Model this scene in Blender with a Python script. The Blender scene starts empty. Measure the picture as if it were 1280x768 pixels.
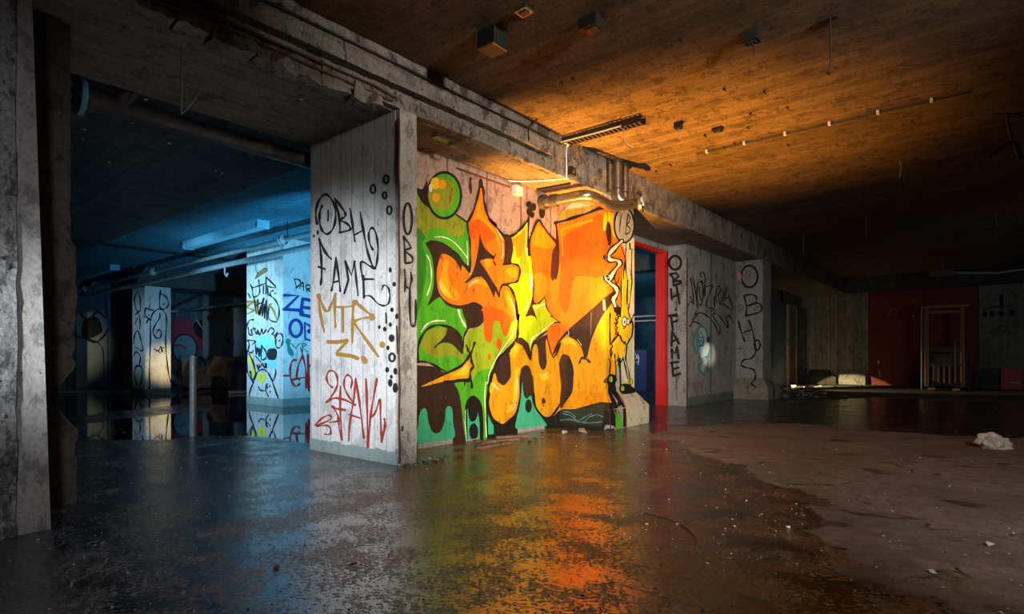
import bpy, bmesh, math, random
import numpy as np
from mathutils import Vector, noise as mnoise
from mathutils.geometry import tessellate_polygon

random.seed(7)
SC = bpy.context.scene
COL = SC.collection
PI = math.pi

# ------------------------------------------------------------------ camera frame
F = 731.0
HZ = 446.0
CAMZ = 1.2
FX, FY = -0.6394, 0.7689
RX, RY = 0.7689, 0.6394


def ray(px, py):
    r = (px - 640.0) / F
    return Vector((FX + RX * r, FY + RY * r, (HZ - py) / F))


ORG = Vector((0, 0, CAMZ))


def on(px, py, axis, val):
    d = ray(px, py)
    a = 'xyz'.index(axis)
    t = (val - ORG[a]) / d[a]
    return ORG + d * t


def topx(p):
    d = Vector(p) - ORG
    dep = d.x * FX + d.y * FY
    lat = d.x * RX + d.y * RY
    return (640 + F * lat / dep, HZ - F * d.z / dep)


# ------------------------------------------------------------------ objects
def base(o):
    v = Vector((0, 0, 0))
    while o is not None:
        v += o.location
        o = o.parent
    return v


def thing(name, label, cat, loc, group=None, kind=None):
    o = bpy.data.objects.new(name, None)
    COL.objects.link(o)
    o.location = loc
    tag(o, label, cat, group, kind)
    return o


def tag(o, label=None, cat=None, group=None, kind=None):
    if label: o['label'] = label
    if cat: o['category'] = cat
    if group: o['group'] = group
    if kind: o['kind'] = kind
    return o


class MB:
    """collects geometry in world coordinates, links it as one mesh object"""
    def __init__(s):
        s.v = []; s.f = []; s.m = []; s.sm = []

    def add(s, verts, faces, m=0, smooth=False):
        n = len(s.v)
        s.v += [tuple(v) for v in verts]
        for f in faces:
            s.f.append(tuple(i + n for i in f)); s.m.append(m); s.sm.append(smooth)
        return s

    def box(s, x0, x1, y0, y1, z0, z1, m=0):
        v = [(x, y, z) for z in (z0, z1) for y in (y0, y1) for x in (x0, x1)]
        return s.add(v, [(0, 2, 3, 1), (4, 5, 7, 6), (0, 1, 5, 4), (2, 6, 7, 3), (0, 4, 6, 2), (1, 3, 7, 5)], m)

    def rough_box(s, x0, x1, y0, y1, z0, z1, step=.12, amp=.02, m=0, seed=0, only=None):
        """box whose surface is gridded and pushed about by noise, as broken concrete"""
        bm = bmesh.new()
        bmesh.ops.create_cube(bm, size=1)
        for v in bm.verts:
            v.co = Vector(((x0 + x1) / 2 + v.co.x * (x1 - x0), (y0 + y1) / 2 + v.co.y * (y1 - y0), (z0 + z1) / 2 + v.co.z * (z1 - z0)))
        for ax, L in ((0, x1 - x0), (1, y1 - y0), (2, z1 - z0)):
            n = int(L / step)
            if n > 1:
                es = [e for e in bm.edges if abs((e.verts[0].co - e.verts[1].co)[ax]) > L * .9]
                bmesh.ops.subdivide_edges(bm, edges=es, cuts=n - 1, use_grid_fill=True)
        for v in bm.verts:
            p = v.co * 4 + Vector((seed * 3.1, 0, 0))
            d = mnoise.noise_vector(p) * amp + mnoise.noise_vector(v.co * 13) * amp * .6
            v.co += d
        bm.verts.index_update()
        s.add([v.co[:] for v in bm.verts], [[v.index for v in f.verts] for f in bm.faces], m)
        bm.free()
        return s

    def tube(s, pts, r, seg=12, m=0, caps=True):
        pts = [Vector(p) for p in pts]
        n = len(pts)
        rr = r if isinstance(r, (list, tuple)) else [r] * n
        T = []
        for i in range(n):
            a = pts[max(i - 1, 0)]; b = pts[min(i + 1, n - 1)]
            T.append((b - a).normalized())
        up = Vector((0, 0, 1)) if abs(T[0].z) < .9 else Vector((1, 0, 0))
        N = (up - T[0] * up.dot(T[0])).normalized()
        vs = []
        for i in range(n):
            N = (N - T[i] * N.dot(T[i])).normalized()
            B = T[i].cross(N)
            for k in range(seg):
                a = 2 * PI * k / seg
                vs.append(pts[i] + (N * math.cos(a) + B * math.sin(a)) * rr[i])
        fs = []
        for i in range(n - 1):
            for k in range(seg):
                k2 = (k + 1) % seg
                fs.append((i * seg + k, i * seg + k2, (i + 1) * seg + k2, (i + 1) * seg + k))
        s.add(vs, fs, m, True)
        if caps:
            s.add(vs[:seg], [tuple(range(seg))[::-1]], m)
            s.add(vs[-seg:], [tuple(range(seg))], m)
        return s

    def disc(s, c, axis, r, th, seg=28, m=0):
        c = Vector(c); a = Vector(axis).normalized()
        return s.tube([c - a * th / 2, c + a * th / 2], r, seg, m)

    def chunk(s, c, size, seed, flat=.5, m=0):
        rnd = random.Random(seed)
        bm = bmesh.new()
        for i in range(11):
            bm.verts.new((rnd.uniform(-1, 1) * size, rnd.uniform(-1, 1) * size * .7, rnd.uniform(-1, 1) * size * flat))
        bmesh.ops.convex_hull(bm, input=bm.verts)
        loose = [v for v in bm.verts if not v.link_faces]
        bmesh.ops.delete(bm, geom=loose, context='VERTS')
        bm.verts.index_update()
        a = rnd.uniform(0, 6.28); ca, sa = math.cos(a), math.sin(a)
        zmin = min(v.co.z for v in bm.verts)
        s.add([(c[0] + v.co.x * ca - v.co.y * sa, c[1] + v.co.x * sa + v.co.y * ca, c[2] + v.co.z - zmin) for v in bm.verts],
              [[v.index for v in f.verts] for f in bm.faces], m)
        bm.free()
        return s

    def build(s, name, mats, parent=None, kind=None, label=None, cat=None, group=None, loc=None):
        me = bpy.data.meshes.new(name)
        b = base(parent) if parent else Vector((0, 0, 0))
        if loc is not None: b = b + Vector(loc)
        me.from_pydata([(v[0] - b.x, v[1] - b.y, v[2] - b.z) for v in s.v], [], s.f)
        if not isinstance(mats, (list, tuple)): mats = [mats]
        for m in mats: me.materials.append(m)
        me.polygons.foreach_set('material_index', s.m)
        me.polygons.foreach_set('use_smooth', s.sm)
        me.update()
        o = bpy.data.objects.new(name, me)
        COL.objects.link(o)
        if parent: o.parent = parent
        if loc is not None: o.location = loc
        tag(o, label, cat, group, kind)
        return o


def smooth_pts(pts, closed=True, n=6):
    P = [Vector(p) for p in pts]
    N = len(P)
    out = []
    rng = range(N) if closed else range(N - 1)
    for i in rng:
        if closed:
            p0, p1, p2, p3 = P[(i - 1) % N], P[i], P[(i + 1) % N], P[(i + 2) % N]
        else:
            p0, p1, p2, p3 = P[max(i - 1, 0)], P[i], P[i + 1], P[min(i + 2, N - 1)]
        for k in range(n):
            t = k / n
            out.append(.5 * ((2 * p1) + (-p0 + p2) * t + (2 * p0 - 5 * p1 + 4 * p2 - p3) * t * t + (-p0 + 3 * p1 - 3 * p2 + p3) * t ** 3))
    if not closed: out.append(P[-1])
    return out


# ------------------------------------------------------------------ node helpers
class NT:
    def __init__(s, name):
        s.mat = bpy.data.materials.new(name)
        s.mat.use_nodes = True
        s.t = s.mat.node_tree
        s.b = s.t.nodes['Principled BSDF']
        s.pos = s.n('ShaderNodeNewGeometry').outputs['Position']

    def n(s, typ, **k):
        nd = s.t.nodes.new(typ)
        for a, v in k.items(): setattr(nd, a, v)
        return nd

    def link(s, a, b):
        if isinstance(a, (int, float)): b.default_value = a
        elif isinstance(a, (tuple, list)): b.default_value = tuple(a) if len(a) == len(b.default_value) else tuple(a) + (1,)
        else: s.t.links.new(a, b)

    def math(s, op, a, b=0.0, clamp=False):
        nd = s.n('ShaderNodeMath', operation=op, use_clamp=clamp)
        s.link(a, nd.inputs[0]); s.link(b, nd.inputs[1])
        return nd.outputs[0]

    def scale(s, sc, vec=None):
        nd = s.n('ShaderNodeVectorMath', operation='MULTIPLY')
        s.link(vec or s.pos, nd.inputs[0]); nd.inputs[1].default_value = sc if isinstance(sc, (tuple, list)) else (sc,) * 3
        return nd.outputs[0]

    def noise(s, sc, detail=4, rough=.55, dist=0.0):
        nd = s.n('ShaderNodeTexNoise')
        s.link(s.scale(sc), nd.inputs['Vector'])
        nd.inputs['Scale'].default_value = 1
        nd.inputs['Detail'].default_value = detail
        nd.inputs['Roughness'].default_value = rough
        nd.inputs['Distortion'].default_value = dist
        return nd.outputs[0]

    def rng(s, v, a, b, c=0.0, d=1.0):
        nd = s.n('ShaderNodeMapRange', clamp=True)
        s.link(v, nd.inputs[0])
        for i, x in enumerate((a, b, c, d)): nd.inputs[1 + i].default_value = x
        return nd.outputs[0]

    def mix(s, f, a, b):
        nd = s.n('ShaderNodeMix', data_type='RGBA')
        s.link(f, nd.inputs[0]); s.link(a, nd.inputs[6]); s.link(b, nd.inputs[7])
        return nd.outputs[2]

    def sep(s, ax):
        nd = s.n('ShaderNodeSeparateXYZ')
        s.link(s.pos, nd.inputs[0])
        return nd.outputs['xyz'.index(ax)]

    def bump(s, h, strength, dist=.02, prev=None):
        nd = s.n('ShaderNodeBump')
        nd.inputs['Strength'].default_value = strength
        nd.inputs['Distance'].default_value = dist
        s.link(h, nd.inputs['Height'])
        if prev is not None: s.link(prev, nd.inputs['Normal'])
        return nd.outputs[0]

    def out(s, color, rough, normal=None, **k):
        s.link(color, s.b.inputs['Base Color']); s.link(rough, s.b.inputs['Roughness'])
        if normal is not None: s.link(normal, s.b.inputs['Normal'])
        for a, v in k.items(): s.link(v, s.b.inputs[a.replace('_', ' ')])
        return s.mat


def board_lines(n, ax, sp, w=.05):
    """thin grooves left by the shuttering boards, and a random tone per board"""
    c = n.math('DIVIDE', n.sep(ax), sp)
    wob = n.math('MULTIPLY', n.noise(3, 2), .06)
    c = n.math('ADD', c, wob)
    fr = n.math('FRACT', c)
    line = n.math('LESS_THAN', fr, w)
    wn = n.n('ShaderNodeTexWhiteNoise', noise_dimensions='1D')
    n.link(n.math('FLOOR', c), wn.inputs['W'])
    return line, wn.outputs[0]


def concrete(name, col, dark, dirt=.5, streak='z', boards=None, rough=.85, bump=.5, speck=.35, stain=None, tone=.25, wet=None, metal=0, wide=1.0, grunge=.5):
    n = NT(name)
    a, b = 1.4 * wide, 9.0
    sc = {'x': (.35, 9, 9), 'y': (9, .35, 9), 'z': (9, 9, .5), None: (4, 4, 4)}[streak]
    blot = n.noise(a, 8, .62)
    st = n.noise(sc, 6, .6)
    fine = n.noise(38, 4, .7)
    d = n.math('ADD', n.math('MULTIPLY', blot, .6), n.math('MULTIPLY', st, .4))
    lo = .5 - .24 * (1 - dirt) - .02
    f = n.rng(d, lo - .10 + .0, lo + .16)
    c = n.mix(f, dark, col)
    if boards:
        line, tn = board_lines(n, boards[0], boards[1])
        c = n.mix(n.math('MULTIPLY', tn, tone), c, dark)
        c = n.mix(n.math('MULTIPLY', line, .8), c, tuple(x * .6 for x in dark))
    c = n.mix(n.rng(fine, .35, .7, speck, 0), c, tuple(x * .35 for x in dark))
    if stain:
        sn = n.noise((2.2, 2.2, .35), 5, .6)
        c = n.mix(n.rng(sn, .56, .70, 0, .7), c, stain)
    scab = n.noise((5.5, 5.5, 3.2), 12, .78)
    c = n.mix(n.rng(scab, .535, .575, 0, .25 + grunge * .6), c, tuple(x * .45 for x in dark))
    scab2 = n.noise((17, 17, 9), 10, .8)
    c = n.mix(n.rng(scab2, .55, .60, 0, grunge * .75), c, tuple(x * .4 for x in dark))
    light_chip = n.noise((8, 8, 6), 10, .8)
    c = n.mix(n.rng(light_chip, .60, .64, 0, grunge * .6), c, tuple(min(1, x * 1.35 + .03) for x in col))
    pit = n.noise(16, 3, .6)
    c = n.mix(n.rng(pit, .66, .72, 0, speck * 1.6), c, tuple(x * .2 for x in dark))
    h = n.math('ADD', n.math('MULTIPLY', fine, .6), n.math('MULTIPLY', blot, 1.2))
    h = n.math('SUBTRACT', h, n.math('MULTIPLY', n.rng(scab, .535, .60), .35))
    if boards: h = n.math('SUBTRACT', h, n.math('MULTIPLY', line, .5))
    nm = n.bump(h, bump, .02)
    r = rough if wet is None else n.rng(st, .3, .7, wet, rough)
    return n.out(c, r, nm, Metallic=metal)


def paint(name, col, wear=.35, under=(.05, .04, .03), rough=.5, flake=None, streaky=True, grit=0):
    n = NT(name)
    st = n.noise((8, 8, .7), 6, .62)
    bl = n.noise(3.2, 8, .65)
    fine = n.noise(45, 4, .7)
    d = n.math('ADD', n.math('MULTIPLY', st, .5), n.math('MULTIPLY', bl, .5))
    c = n.mix(n.rng(d, .36, .50, wear, 0), col, tuple(x * .45 + u * .25 for x, u in zip(col, under)))
    c = n.mix(n.rng(fine, .32, .5, wear * .7, 0), c, under)
    if flake:
        fl = n.noise(30, 3, .8)
        c = n.mix(n.rng(fl, .63, .68, 0, .8), c, flake)
    if grit:
        g1 = n.noise((13, 13, 5), 10, .8)
        c = n.mix(n.rng(g1, .565, .61, 0, .8 * grit), c, under)
        g2 = n.noise((6, 6, 1.2), 8, .7)
        c = n.mix(n.rng(g2, .48, .66, 0, .75 * grit), c, tuple(x * .45 for x in col))
    nm = n.bump(n.math('ADD', fine, bl), .25, .01)
    return n.out(c, rough, nm)


def plain(name, col, rough=.5, metal=0, var=.3, bump=.1, sc=12):
    n = NT(name)
    a = n.noise(sc, 5, .65)
    c = n.mix(n.rng(a, .38, .62, var, 0), col, tuple(x * .35 for x in col))
    return n.out(c, n.rng(a, .3, .7, min(1, rough + .15), max(.05, rough - .1)), n.bump(a, bump, .01), Metallic=metal)


# ------------------------------------------------------------------ materials
M = {}
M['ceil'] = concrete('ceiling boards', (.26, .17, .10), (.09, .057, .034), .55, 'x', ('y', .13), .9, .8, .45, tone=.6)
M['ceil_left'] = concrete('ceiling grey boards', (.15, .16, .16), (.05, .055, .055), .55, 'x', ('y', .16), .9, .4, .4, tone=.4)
M['ceil_blue_lit'] = concrete('ceiling boards tinted by blue light', (.05, .28, .42), (.02, .14, .22), .45, 'x', ('y', .16), .85, .3, .3, tone=.3)  # blue light beyond the boundary is put into the board colour
M['beam'] = concrete('beam concrete', (.42, .37, .31), (.10, .08, .065), .62, 'y', None, .85, .9, .5, stain=(.09, .07, .055), wide=2.4, grunge=.8)
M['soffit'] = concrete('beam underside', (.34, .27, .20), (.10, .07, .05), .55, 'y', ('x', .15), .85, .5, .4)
M['white_col'] = concrete('whitewashed pillar', (.72, .71, .70), (.34, .33, .32), .24, 'z', ('x', .22), .7, .45, .30, stain=(.42, .36, .30), tone=.12, grunge=.16)
M['white_old'] = concrete('old whitewash', (.55, .50, .43), (.19, .165, .14), .42, 'z', None, .75, .5, .4, stain=(.25, .2, .15))
M['grey_wall'] = concrete('grey wall', (.42, .42, .40), (.15, .145, .135), .45, 'z', None, .75, .45, .35, stain=(.2, .17, .13))
M['pink_wall'] = concrete('pinkish plaster', (.62, .40, .31), (.22, .12, .08), .42, 'z', ('y', .8), .7, .4, .4, stain=(.16, .08, .05), tone=.1)
M['near_col'] = concrete('near pillar concrete', (.30, .295, .29), (.035, .033, .03), .62, 'z', None, .85, .9, .6)
M['near_smooth'] = concrete('near pillar smooth', (.30, .28, .265), (.15, .14, .13), .35, 'z', None, .8, .4, .4)
M['stub'] = concrete('broken wall plaster', (.10, .075, .06), (.03, .024, .02), .5, 'z', None, .85, .8, .5)
M['dark_gap'] = concrete('soot black', (.03, .028, .026), (.012, .011, .01), .5, None)
M['skirt'] = paint('grey green skirting paint', (.25, .31, .30), .6, (.08, .08, .07), .6, flake=(.5, .5, .48))
M['skirt_dark'] = paint('faded skirting paint', (.16, .19, .17), .6, (.06, .06, .05), .6)
M['board_wall'] = concrete('board marked wall', (.34, .33, .29), (.09, .085, .07), .5, 'z', ('x', .3), .85, .5, .4, tone=.3)
M['side_wall'] = concrete('side wall dark', (.20, .17, .14), (.05, .04, .035), .5, 'z', ('y', .9), .85, .4, .4, tone=.6)
M['blue_wall'] = paint('dull blue wall paint', (.08, .13, .20), .6)
M['red_wall'] = paint('dark red wall paint', (.20, .008, .007), .5, (.03, .005, .004), .6)
M['pale_wall'] = concrete('pale stained wall', (.34, .36, .35), (.10, .105, .10), .5, 'z', None, .8, .4, .4, wide=.6)
M['dark_wall'] = concrete('dark wall', (.10, .095, .09), (.03, .03, .028), .5, 'z', None, .9, .4, .4)
M['blue_dirty'] = concrete('dirty blue wall', (.10, .20, .26), (.02, .04, .055), .5, 'z', ('y', 1.2), .8, .4, .5)
M['ki_wall'] = concrete('pale blue partition', (.30, .34, .35), (.14, .16, .17), .35, 'z', None, .8, .3, .3)
M['red_frame'] = paint('red frame paint', (.75, .02, .006), .35, (.25, .01, .01), .4)
M['steel'] = plain('dull galvanised steel', (.34, .31, .27), .28, .9, .35, .15)
M['steel_dark'] = plain('dark pipe', (.09, .075, .065), .45, .4, .4, .2)
M['pipe_grey'] = plain('grey painted pipe', (.42, .46, .48), .35, .3, .45, .2)
M['rust'] = plain('rust', (.14, .055, .03), .8, .2, .6, .6, 30)
M['bluegrey'] = paint('blue lamp housing', (.22, .55, .70), .35, (.1, .2, .25), .5)
M['black_metal'] = plain('black metal', (.03, .028, .026), .5, .3, .3)
M['ochre'] = paint('ochre machine paint', (.30, .15, .03), .6, (.06, .04, .02), .5)
M['wire'] = plain('pale wire', (.42, .40, .36), .5, .0, .2)
M['card'] = plain('wet cardboard', (.50, .27, .13), .8, 0, .5, .3, 4)
M['timber'] = plain('rotten timber', (.20, .11, .06), .8, 0, .6, .5, 8)
M['rubble'] = plain('rubble', (.34, .31, .28), .85, 0, .5, .5, 20)
M['rubble_dark'] = plain('dark rubble', (.14, .10, .08), .8, 0, .5, .5, 20)
M['flake'] = plain('paper flakes', (.75, .73, .68), .7, 0, .3)
M['white_plastic'] = plain('white plastic', (.8, .78, .72), .4, 0, .15)
M['foil'] = plain('crumpled clear bag', (.55, .53, .50), .35, 0, .35, .6, 18)
M['red_box'] = paint('red box paint', (.75, .06, .02), .4, (.1, .01, .01), .5)
M['navy'] = paint('navy paint', (.02, .035, .10), .4)
M['glassy'] = plain('dark glass', (.02, .03, .04), .1, 0, .1, 0)

G = {}
for k, c, w in (
    ('black', (.012, .009, .008), .0), ('brown', (.040, .017, .010), .6), ('green', (.085, .42, .012), .35), ('dgreen', (.03, .22, .012), .4),
    ('olive', (.30, .32, .015), .55), ('yg', (.33, .44, .012), .3), ('lime', (.52, .68, .006), .2), ('orange', (.95, .20, .005), .3),
    ('dorange', (.88, .115, .003), .35), ('amber', (.84, .35, .006), .3), ('yellow', (1.0, .58, .015), .2), ('teal', (.05, .46, .25), .35),
    ('pale', (.85, .90, .55), .3), ('cream', (.72, .64, .42), .45), ('white', (.85, .85, .8), .2), ('ochre', (.45, .34, .06), .6),
    ('balloon', (.42, .40, .32), .4), ('greybase', (.34, .33, .31), .5), ('pinkpale', (.9, .70, .55), .2), ('dkgreenblack', (.018, .035, .022), .4)):
    G[k] = paint('mural ' + k, c, w, (.03, .02, .012), .5, flake=(.22, .17, .13) if k in ('brown',) else None, grit=.85)
G['ink'] = paint('black spray paint', (.008, .008, .008), .1, (.04, .04, .04), .8)
G['doodle_lit'] = paint('painted light on the doodle', (.50, .56, .54), .4, (.3, .3, .28), .7)
G['gold'] = paint('ochre spray paint', (.36, .18, .025), .4, (.4, .35, .3), .5)
G['redspray'] = paint('red spray paint', (.32, .028, .012), .35, (.4, .3, .3), .5)
G['brightred'] = paint('bright red spray paint', (.60, .015, .015), .3, (.2, .05, .05), .5)
G['bluespray'] = paint('blue spray paint', (.02, .045, .25), .3, (.1, .1, .2), .5)
G['tealspray'] = paint('turquoise spray paint', (.02, .30, .32), .2, (.1, .2, .2), .5)
G['greenspray'] = paint('dark green spray paint', (.03, .20, .15), .3, (.1, .15, .1), .5)
G['cyanhaze'] = paint('light cyan spray paint', (.25, .65, .85), .3, (.3, .4, .45), .5)
G['magenta'] = paint('dull magenta spray paint', (.32, .03, .06), .4)
G['pinkspray'] = paint('pink spray paint', (.7, .2, .4), .3)
G['sunny'] = paint('yellow spray paint', (.80, .72, .05), .25)
G['bluish'] = paint('pale blue spray paint', (.16, .26, .32), .4)


# ------------------------------------------------------------------ paint on real surfaces
class Surf:
    """a flat face of a built thing; paint is cut to it and laid on it"""
    def __init__(s, quad, target):
        s.q = [Vector(p) for p in quad]
        s.n = (s.q[1] - s.q[0]).cross(s.q[2] - s.q[0]).normalized()
        if s.n.dot(ORG - s.q[0]) < 0: s.n = -s.n
        s.px = [topx(p) for p in s.q]
        a = sum(s.px[i][0] * s.px[(i + 1) % len(s.px)][1] - s.px[(i + 1) % len(s.px)][0] * s.px[i][1] for i in range(len(s.px)))
        if a < 0: s.px = s.px[::-1]
        s.t = target

    def clip(s, poly):
        for i in range(len(s.px)):
            a = s.px[i]; b = s.px[(i + 1) % len(s.px)]
            ex, ey = b[0] - a[0], b[1] - a[1]
            out = []
            for j in range(len(poly)):
                p = poly[j]; q = poly[(j + 1) % len(poly)]
                dp = ex * (p[1] - a[1]) - ey * (p[0] - a[0]); dq = ex * (q[1] - a[1]) - ey * (q[0] - a[0])
                if dp >= 0: out.append(p)
                if (dp >= 0) != (dq >= 0):
                    t = dp / (dp - dq)
                    out.append((p[0] + (q[0] - p[0]) * t, p[1] + (q[1] - p[1]) * t))
            poly = out
            if len(poly) < 3: return []
        return poly

    def put(s, px, off):
        d = ray(px[0], px[1])
        t = s.n.dot(s.q[0] - ORG) / s.n.dot(d)
        return ORG + d * t + s.n * off


class Art:
    def __init__(s, surfs):
        s.s = surfs; s.layer = 1; s.parts = {}; s.mats = []

    def _poly(s, poly, mi):
        for sf in s.s:
            c = sf.clip(poly)
            if len(c) < 3: continue
            P = [sf.put(p, .0012 + .00008 * s.layer) for p in c]
            mb = s.parts.setdefault(sf.t, MB())
            nn = (P[1] - P[0]).cross(P[2] - P[0])
            if nn.dot(sf.n) < 0: P = P[::-1]
            mb.add(P, [tuple(range(len(P)))], mi)

    def mi(s, m):
        m = G[m]
        if m not in s.mats: s.mats.append(m)
        return s.mats.index(m)

    def fill(s, pts, m, smooth=True, n=5):
        pts = [(p[0], p[1], 0) for p in pts]
        P = smooth_pts(pts, True, n) if smooth else [Vector(p) for p in pts]
        mi = s.mi(m)
        for tri in tessellate_polygon([P]):
            s._poly([(P[i].x, P[i].y) for i in tri], mi)
        s.layer += 1

    def line(s, pts, w, m, smooth=True, n=6, drip=0):
        P = [Vector((p[0], p[1], 0)) for p in pts]
        if smooth and len(P) > 2: P = smooth_pts(P, False, n)
        mi = s.mi(m)
        L = len(P)
        ws = [w * .5 * (.8 + .25 * math.sin(i * .7 + P[0].x)) if smooth else w * .5 for i in range(L)]
        if isinstance(w, tuple):
            pass
        nr = []
        for i in range(L):
            d = P[min(i + 1, L - 1)] - P[max(i - 1, 0)]
            if d.length < 1e-6: d = Vector((1, 0, 0))
            d.normalize()
            nr.append(Vector((-d.y, d.x, 0)))
        for i in range(L - 1):
            a, b = P[i], P[i + 1]
            q = [a + nr[i] * ws[i], b + nr[i + 1] * ws[i + 1], b - nr[i + 1] * ws[i + 1], a - nr[i] * ws[i]]
            s._poly([(v.x, v.y) for v in q], mi)
        lay = s.layer
        s.layer += .3
        for e, ww in ((P[0], ws[0]), (P[-1], ws[-1])):
            s._poly([(e.x + ww * math.cos(k * PI / 5), e.y + ww * math.sin(k * PI / 5)) for k in range(10)], mi)
            s.layer += .3
        s.layer = lay + 1

    def ell(s, c, rx, ry, m, n=22, rot=0):
        cr, sr = math.cos(rot), math.sin(rot)
        s._poly([(c[0] + rx * math.cos(2 * PI * k / n) * cr - ry * math.sin(2 * PI * k / n) * sr,
                  c[1] + rx * math.cos(2 * PI * k / n) * sr + ry * math.sin(2 * PI * k / n) * cr) for k in range(n)], s.mi(m))
        s.layer += 1

    def ring(s, c, rx, ry, w, m, a0=0, a1=360):
        n = 22
        s.line([(c[0] + rx * math.cos(math.radians(a0 + (a1 - a0) * k / n)), c[1] + ry * math.sin(math.radians(a0 + (a1 - a0) * k / n))) for k in range(n + 1)], w, m, smooth=False)

    def build(s, info):
        res = []
        for t, (name, parent, label) in info.items():
            if t in s.parts:
                o = s.parts[t].build(name, s.mats, parent, label=label)
                res.append(o)
        return res


ZT = dict(A=(520, 200, 7.68), B=(600, 220, 7.68), C=(520, 290, 7.68), D=(600, 300, 7.68), E=(690, 240, 6.982), F=(690, 340, 6.982),
          G=(520, 380, 7.68), H=(600, 380, 7.68), I=(520, 470, 7.68), J=(600, 470, 7.68), K=(690, 440, 6.985), L=(740, 240, 7.68),
          a=(385, 200, 5.12), b=(385, 345, 5.486), c=(385, 450, 5.486), d=(300, 310, 7.68), e=(300, 410, 7.68), f=(150, 345, 4.95),
          g=(90, 360, 5.4857), h=(210, 370, 5.91), i=(820, 290, 6.982), j=(820, 390, 5.906), k=(1130, 370, 5.907), l=(960, 340, 4.518), m=(785, 300, 3.84),
          p=(0, 0, 1))


def Z(spec):
    """'A 10,20 30,40 B 5,6' -> photo coordinates of the traced outline"""
    out = []; z = None
    for w in spec.split():
        if w in ZT: z = ZT[w]
        else:
            x, y = w.split(',')
            out.append((z[0] + float(x) / z[2], z[1] + float(y) / z[2]))
    return out


# ================================================================== ROOM
BX0, BX1 = -6.84, -5.06      # the long beam
BZ, CZ = 3.93, 4.52
WX, WXB = -5.80, -6.26       # wall under the beam
WALLX2 = -6.9
YB = 28.8


def struct(mb, name, mats, parent=None):
    return mb.build(name, mats, parent, kind='structure')


def art_on(surfs):
    return Art(surfs)


# ---- floor with wet / dry / pool areas
def poly_world(pts):
    return [(on(x, y, 'z', 0).x, on(x, y, 'z', 0).y) for x, y in pts]


dry = poly_world([(812, 544), (850, 556), (872, 568), (905, 576), (935, 590), (952, 600), (985, 606), (1008, 618), (1036, 626), (1038, 634), (1022, 646), (1030, 654), (1018, 664), (1030, 676), (1055, 694),
                  (1080, 706), (1078, 722), (1100, 735), (1150, 752), (1210, 770), (1290, 800), (1700, 900)]) + [(5.9, 1.5), (5.9, 14.5)] + poly_world([(1280, 549), (1180, 545), (1080, 538), (1000, 530), (930, 529), (880, 533), (840, 536)])
pool = poly_world([(60, 549), (130, 550), (200, 550), (250, 546), (300, 545), (345, 549), (392, 556), (470, 552), (470, 500), (395, 496), (300, 493), (200, 493), (100, 494), (40, 496)])
mud = poly_world([(90, 522), (160, 514), (215, 508), (240, 505), (262, 508), (262, 513), (215, 518), (150, 524), (100, 530)])


far_dry = poly_world([(1000, 485), (1045, 480), (1300, 484), (1700, 500), (1500, 515), (1285, 503), (1180, 500), (1090, 497), (1040, 500), (985, 505)])


def sdf(px, py, poly):
    P = np.array(poly)
    d = np.full(px.shape, 1e9); inside = np.zeros(px.shape, bool)
    for i in range(len(P)):
        a = P[i]; b = P[(i + 1) % len(P)]
        e = b - a
        wx = px - a[0]; wy = py - a[1]
        t = np.clip((wx * e[0] + wy * e[1]) / (e @ e + 1e-12), 0, 1)
        d = np.minimum(d, np.hypot(wx - e[0] * t, wy - e[1] * t))
        c = ((a[1] > py) != (b[1] > py)) & (px < (b[0] - a[0]) * (py - a[1]) / (b[1] - a[1] + 1e-12) + a[0])
        inside ^= c
    return np.where(inside, d, -d)


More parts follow.
